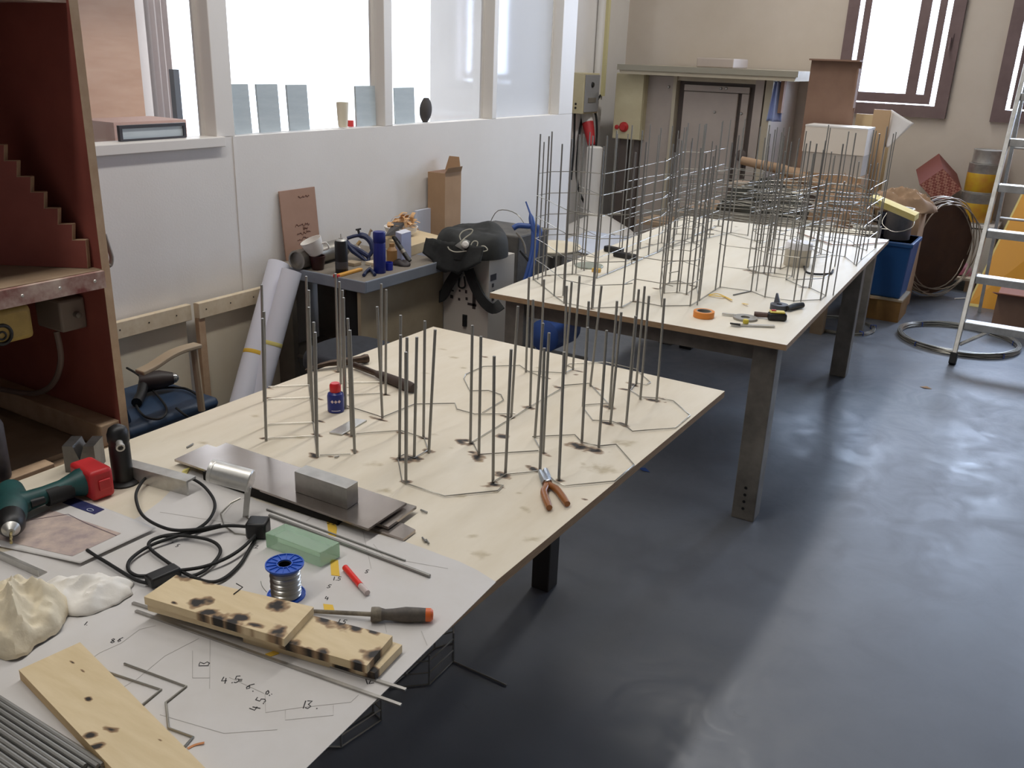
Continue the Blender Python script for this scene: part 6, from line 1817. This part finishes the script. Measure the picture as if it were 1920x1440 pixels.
# ---------------------------------------------------------------- ladder, coil, yellow panel
L0 = Vector((-.414, 5.92, 0))
LD = Vector((0, .68, 1.505)).normalized()
LL = 2.25
t = thing('step_ladder', Vector((-.18, 6.5, 0)), 'aluminium step ladder standing at the right edge of the view', 'ladder')
wd = .52
for xo in (0, wd):
    M3 = frame(L0 + Vector((xo, 0, 0)), LD, (0, -1, 0))
    part(t, 'rail', MB().box((.03, -.013, -.035), (LL, .013, .035), M3), M['alu'], smooth=False, bevel=.003)
    part(t, 'rubber_foot', MB().box((-.0, -.02, -.042), (.07, .02, .042), M3), M['rubber'], smooth=False, bevel=.005)
    rb_ = L0 + LD * LL + Vector((xo, 0, 0))
    re_ = Vector((L0.x + xo, 7.46, .0))
    M4 = frame(re_, rb_ - re_, (0, 1, 0))
    part(t, 'rear_leg', MB().box((.0, -.011, -.018), ((rb_ - re_).length - .05, .011, .018), M4), M['alu'], smooth=False)
for k in range(7):
    c = L0 + LD * (.28 + .292 * k)
    part(t, 'tread', MB().box((c.x + .0135, c.y - .035, c.z - .045), (c.x + wd - .0135, c.y + .055, c.z)), M['alu'], smooth=False, bevel=.004)
part(t, 'brace', MB().tube([L0 + LD * .13 + Vector((.015, 0, 0)), L0 + LD * .27 + Vector((.2, 0, 0))], .012, n=8), M['alu'])
rb_ = L0 + LD * LL
for k in (.13, .36, .6):
    a = Vector((L0.x, 7.46, 0)) * (1 - k) + rb_ * k
    part(t, 'rear_bar', MB().tube([a, a + Vector((wd, 0, 0))], .009, n=8), M['alu'])
part(t, 'top_cap', MB().box((L0.x - .02, rb_.y - .06, rb_.z - .03), (L0.x + wd + .02, rb_.y + .08, rb_.z + .01)), M['dark'], smooth=False)


def coil(c, r_, n, tr_, label, m):
    t = thing('wire_coil', c, label, 'wire coil')
    for k in range(n):
        part(t, 'strand', MB().tube([c + Vector((math.cos(q * .1571) * (r_ + .009 * (k % 3 - 1)), math.sin(q * .1571) * (r_ + .009 * (k % 3 - 1)), tr_ + .0085 * (k // 3) + .003 * math.sin(q * .8 + k))) for q in range(40)], tr_, n=6, closed=True), m)
    for an in (.4, 2.4, 4.1, 5.6):
        d = Vector((math.cos(an), math.sin(an), 0))
        tn_ = Vector((-math.sin(an), math.cos(an), 0))
        part(t, 'tie', MB().tube([c + d * (r_ + q * .018) + Vector((0, 0, .012 + .016 * w_)) for q, w_ in ((-1, -.6), (-1, .9), (1, .9), (1, -.6))], .004, n=6, closed=True), mat('blue_tie', (60, 84, 160), 0.5))
    return t


coil(Vector((-.452, 6.5, 0)), .365, 12, .0048, 'round coil of steel wire lying on the floor around the ladder foot', M['wire'])
coil(at(1575, 612, 0), .22, 6, .0045, 'smaller wire coil lying on the floor under the far table', M['wire'])
yp = thing('display_board', (-.1, 7.75, 0), 'large amber yellow panel with a pale border leaning behind the ladder', 'display board')
M['amber'] = mat('amber_yellow_paint', (216, 150, 14), 0.5)
y0_, y1_ = 7.62, 8.2
P0, P1, P2, P3 = Vector((-.52, y0_, 0)), Vector((.5, y0_, 0)), Vector((.5, y1_, 1.2)), Vector((-.30, y1_, 1.02))
nn = (P1 - P0).cross(P3 - P0).normalized() * .02
part(yp, 'panel', MB().hexa([P0 + nn * -1, P1 + nn * -1, P2 + nn * -1, P3 + nn * -1], [P0, P1, P2, P3]), M['amber'], smooth=False)
f_ = .0006
bdr = MB().add([P0 + nn * .05, P0 + nn * .05 + Vector((.09, 0, 0)), P3 + nn * .05 + Vector((.06, 0, 0)), P3 + nn * .05], [(0, 1, 2, 3)])
part(yp, 'pale_border', bdr, mat('pale_yellow_border', (226, 206, 128), 0.6), smooth=False, solid=.001)
dp = [P0 + (P1 - P0) * a + (P3 - P0) * b + nn * .06 for a, b in ((.22, .12), (.7, .12), (.7, .62), (.32, .42), (.30, .3))]
part(yp, 'black_shape', MB().add(dp, [(0, 1, 2, 3, 4)]), M['dark'], smooth=False, solid=.001)
t = thing('brown_carton', (-.1, 7.3, 0), 'brown carton with open flaps on the floor behind the ladder', 'carton')
part(t, 'body', MB().box((-.30, 7.02, 0), (.2, 7.32, .24)), M['cardd'], smooth=False)
part(t, 'flap', MB().hexa([(-.30, 7.02, .2405), (.2, 7.02, .2405), (.2, 7.025, .2405), (-.30, 7.025, .2405)], [(-.33, 6.93, .27), (.22, 6.93, .27), (.22, 6.935, .275), (-.33, 6.935, .275)]), mat('reddish_carton', (150, 100, 82), 0.8), smooth=False)
part(t, 'flap', MB().box((-.30, 7.026, .2405), (.2, 7.32, .246)), mat('reddish_carton', (150, 100, 82), 0.8), smooth=False)
a, b = at(1790, 560, .006), at(1858, 557, .006)
solo('white_tube', MB().tube([a, b], .006, n=8), M['white'], 'thin white tube lying on the floor behind the ladder', 'tube')
t = thing('red_white_box', (-.05, 8.3, 0), 'red and white box on a stand behind the yellow panel', 'box')
part(t, 'stand', MB().box((-.28, 8.25, 0), (.3, 8.7, 1.0)), mat('grey_stand', (170, 160, 146), 0.7), smooth=False)
part(t, 'box', MB().box((-.30, 8.24, 1.0005), (.3, 8.7, 1.06)), M['redplastic'], smooth=False)
part(t, 'lid', MB().box((-.30, 8.24, 1.0605), (.3, 8.7, 1.08)), M['white'], smooth=False)

# ---------------------------------------------------------------- on the far table
def fq(px, py, dz=0.0):
    return at(px, py, ZTB + .0006 + dz)


p = fq(1319, 594)
t = thing('tape_roll', p, 'orange roll of masking tape lying at the near edge of the far table', 'tape')
part(t, 'tape', MB().lathe([(.030, .0), (.041, 0), (.041, .024), (.030, .024), (.030, .001)], p, n=32), mat('orange_tape', (226, 140, 58), 0.55))
part(t, 'core', MB().lathe([(.026, .0), (.0299, 0), (.0299, .0242), (.026, .0242), (.026, .001)], p, n=32), mat('grey_core', (150, 146, 138), 0.7))
t = thing('angle_gauge', fq(1398, 600), 'grey round protractor tool with a yellow screw near the edge of the far table', 'gauge')
c = fq(1397, 598)
part(t, 'disc', MB().lathe([(.018, 0), (.047, 0), (.047, .008), (.018, .008), (.018, .001)], c, n=28), mat('grey_cast_metal', (150, 148, 142), 0.5, .4))
a, b = fq(1370, 609, .004), fq(1452, 612, .004)
part(t, 'blade', MB().ribbon([a, b], .018, .004), M['alu'], smooth=False)
part(t, 'arm', MB().ribbon([fq(1354, 589, .004), fq(1380, 592, .004)], .014, .005), M['alu'], smooth=False)
part(t, 'clamp_screw', MB().lathe([(.011, 0), (.011, .014), (.008, .016)], fq(1398, 606, .009), n=14), mat('yellow_screw', (208, 190, 60), 0.5))
part(t, 'knife_tip', MB().tube([fq(1369, 606, .011), fq(1388, 609, .011)], [.003, .005], n=8), M['dark'])
t = thing('tape_measure', fq(1456, 600), 'black and yellow tape measure near the corner of the far table', 'tape measure')
Mx = frame(fq(1456, 600, .0), fq(1470, 602) - fq(1440, 600))
part(t, 'case', MB().box((-.036, -.02, 0), (.036, .02, .03), Mx), M['dark'], bevel=.008)
part(t, 'yellow_face', MB().box((-.03, -.016, .0302), (.028, .018, .036), Mx), mat('yellow_case', (214, 196, 90), 0.5), bevel=.003)
part(t, 'red_button', MB().box((-.024, -.004, .0362), (-.006, .008, .040), Mx), M['redplastic'], bevel=.001)
part(t, 'handle', MB().tube([Mx @ Vector((-.034, .012, .014)), Mx @ Vector((-.085, .022, .012))], [.010, .011], n=10), mat('brown_handle', (92, 70, 62), 0.6))
t = thing('clamp', fq(1465, 580), 'black hand clamp with a dark tail lying behind the tape measure', 'clamp')
c = fq(1460, 580)
part(t, 'body', MB().lathe([(.012, 0), (.036, 0), (.036, .022), (.012, .022), (.012, .001)], c, n=20), mat('slate_plastic', (66, 68, 78), 0.5))
part(t, 'tail', MB().tube([fq(1476, 578, .014), fq(1490, 574, .013), fq(1505, 572, .013)], [.010, .013, .012], n=10), M['dark'])
part(t, 'jaw', MB().hexa([c + Vector((-.03, .02, .01)), c + Vector((.0, .02, .01)), c + Vector((.0, .03, .01)), c + Vector((-.03, .03, .01))], [c + Vector((-.03, .04, .055)), c + Vector((-.024, .04, .055)), c + Vector((-.024, .05, .055)), c + Vector((-.03, .05, .055))]), mat('slate_jaw', (66, 68, 78), 0.5), smooth=False)
t = thing('clamp', fq(1165, 482), 'pair of black clamp jaws lying among the rods at the left of the far table', 'clamp')
part(t, 'jaw', MB().box((-.06, -.018, 0), (.05, .018, .03), frame(fq(1152, 474), (1, -.2, 0))), M['dark'], bevel=.006)
part(t, 'jaw', MB().box((-.05, -.02, 0), (.08, .02, .026), frame(fq(1168, 483), (1, -.12, 0))), M['dark'], bevel=.006)
c = fq(1104, 499)
solo('glass_disc', MB().lathe([(.068, 0), (.07, .003), (.068, .006)], c, n=32), mat('grey_green_glass', (160, 168, 156), 0.25), 'flat grey glass disc lying at the left of the far table', 'disc')
c = fq(1118, 510)
solo('yellow_offcut', MB().box((c.x - .02, c.y - .012, c.z), (c.x + .02, c.y + .012, c.z + .018)), mat('amber_wax', (222, 180, 92), 0.5), 'small amber block beside the grey glass disc', 'block', bevel=.003)
c = fq(1493, 497)
t = thing('white_pot', c, 'white round pot standing among the rods at the right of the far table', 'pot')
part(t, 'body', MB().lathe([(.062, 0), (.064, .003), (.064, .085)], c, n=32), mat('greyish_pot', (196, 188, 172), 0.6))
part(t, 'lid', MB().lathe([(.066, .0855), (.066, .11), (.06, .118)], c, n=32), mat('white_lid', (236, 234, 236), 0.5))
c = fq(1538, 508)
solo('wire_hoop', MB().tube(smooth_path([fq(x, y, .006) for x, y in ((1508, 500), (1512, 510), (1530, 514), (1556, 513), (1562, 506))], 5), .005, n=8), M['rubber'], 'black cable bow lying beside the white pot', 'cable')
for k, (pts_, lab) in enumerate(((((1330, 553), (1345, 551), (1358, 556), (1372, 563)), 'yellow paper curl in front of the paired rods'), (((1328, 554), (1350, 556), (1362, 557)), 'second yellow paper curl in front of the paired rods'), (((1392, 569), (1402, 571)), 'orange scrap beside the paired rods'))):
    solo('paper_curl', MB().ribbon(smooth_path([fq(x, y, .003 + .004 * (i % 2)) for i, (x, y) in enumerate(pts_)], 4), .010, .001), M['note'], lab, 'paper scrap', smooth=False)
solo('steel_rod', MB().tube([fq(1375, 553, .003), fq(1406, 546, .003)], .003, n=6), M['rod'], 'short loose rod at the foot of the right hand rods on the far table', 'steel rod')
solo('long_strip', MB().ribbon([fq(1495, 436, .004), fq(1560, 459, .004), fq(1600, 460, .004), fq(1662, 455, .004)], .012, .003), mat('brown_strip', (150, 112, 78), 0.7), 'thin brown strip lying across the far corner of the far table', 'strip', smooth=False)

# ---------------------------------------------------------------- small things on the floor
def floor_frame(pts_, h, label):
    t = thing('wire_sculpture', at(pts_[0][0], pts_[0][1], 0), label, 'wire frame')
    ps = [at(x, y, .003) for x, y in pts_]
    for z in (0, h * .5, h):
        part(t, 'wire', MB().tube([p + Vector((0, 0, z)) for p in ps], .0025, n=6, closed=True), M['wire'])
    for p in ps:
        part(t, 'rod', MB().tube([p, p + Vector((0, 0, h * 1.25))], .003, n=6), M['rod'])


floor_frame([(730, 1290), (805, 1283), (850, 1240), (850, 1205), (815, 1215), (760, 1265)], .08, 'small wire frame standing on the floor under the near table')
floor_frame([(640, 1400), (715, 1350), (700, 1335), (640, 1370), (600, 1400)], .07, 'second small wire frame on the floor, nearest the camera')
p, q = at(850, 1240, .004), at(950, 1285, .004)
solo('steel_rod', MB().tube([p, q], .003, n=6), M['rod'], 'single steel rod lying on the floor beside the wire frame', 'steel rod')
c = at(1735, 727, .002)
solo('leaf_scrap', MB().add([c + Vector(v) for v in ((-.03, .0, 0), (.0, -.012, .002), (.035, .0, 0), (.005, .02, .004))], [(0, 1, 2, 3)]), M['card'], 'small brown scrap lying on the floor near the ladder', 'scrap', solid=.001, smooth=False)
c = at(1287, 652, 0)
solo('dark_block', MB().box((c.x - .04, c.y - .03, 0), (c.x + .04, c.y + .03, .035)), M['dark'], 'small dark block lying on the floor under the far table', 'block', smooth=False, bevel=.004)
c = at(1207, 882, .001)
solo('blue_scrap', MB().add([c + Vector(v) for v in ((-.03, .01, 0), (.0, -.01, .003), (.03, .0, 0), (.0, .018, .006))], [(0, 1, 2, 3)]), M['trblue'], 'small blue scrap on the floor beside the near table', 'scrap', solid=.001, smooth=False)
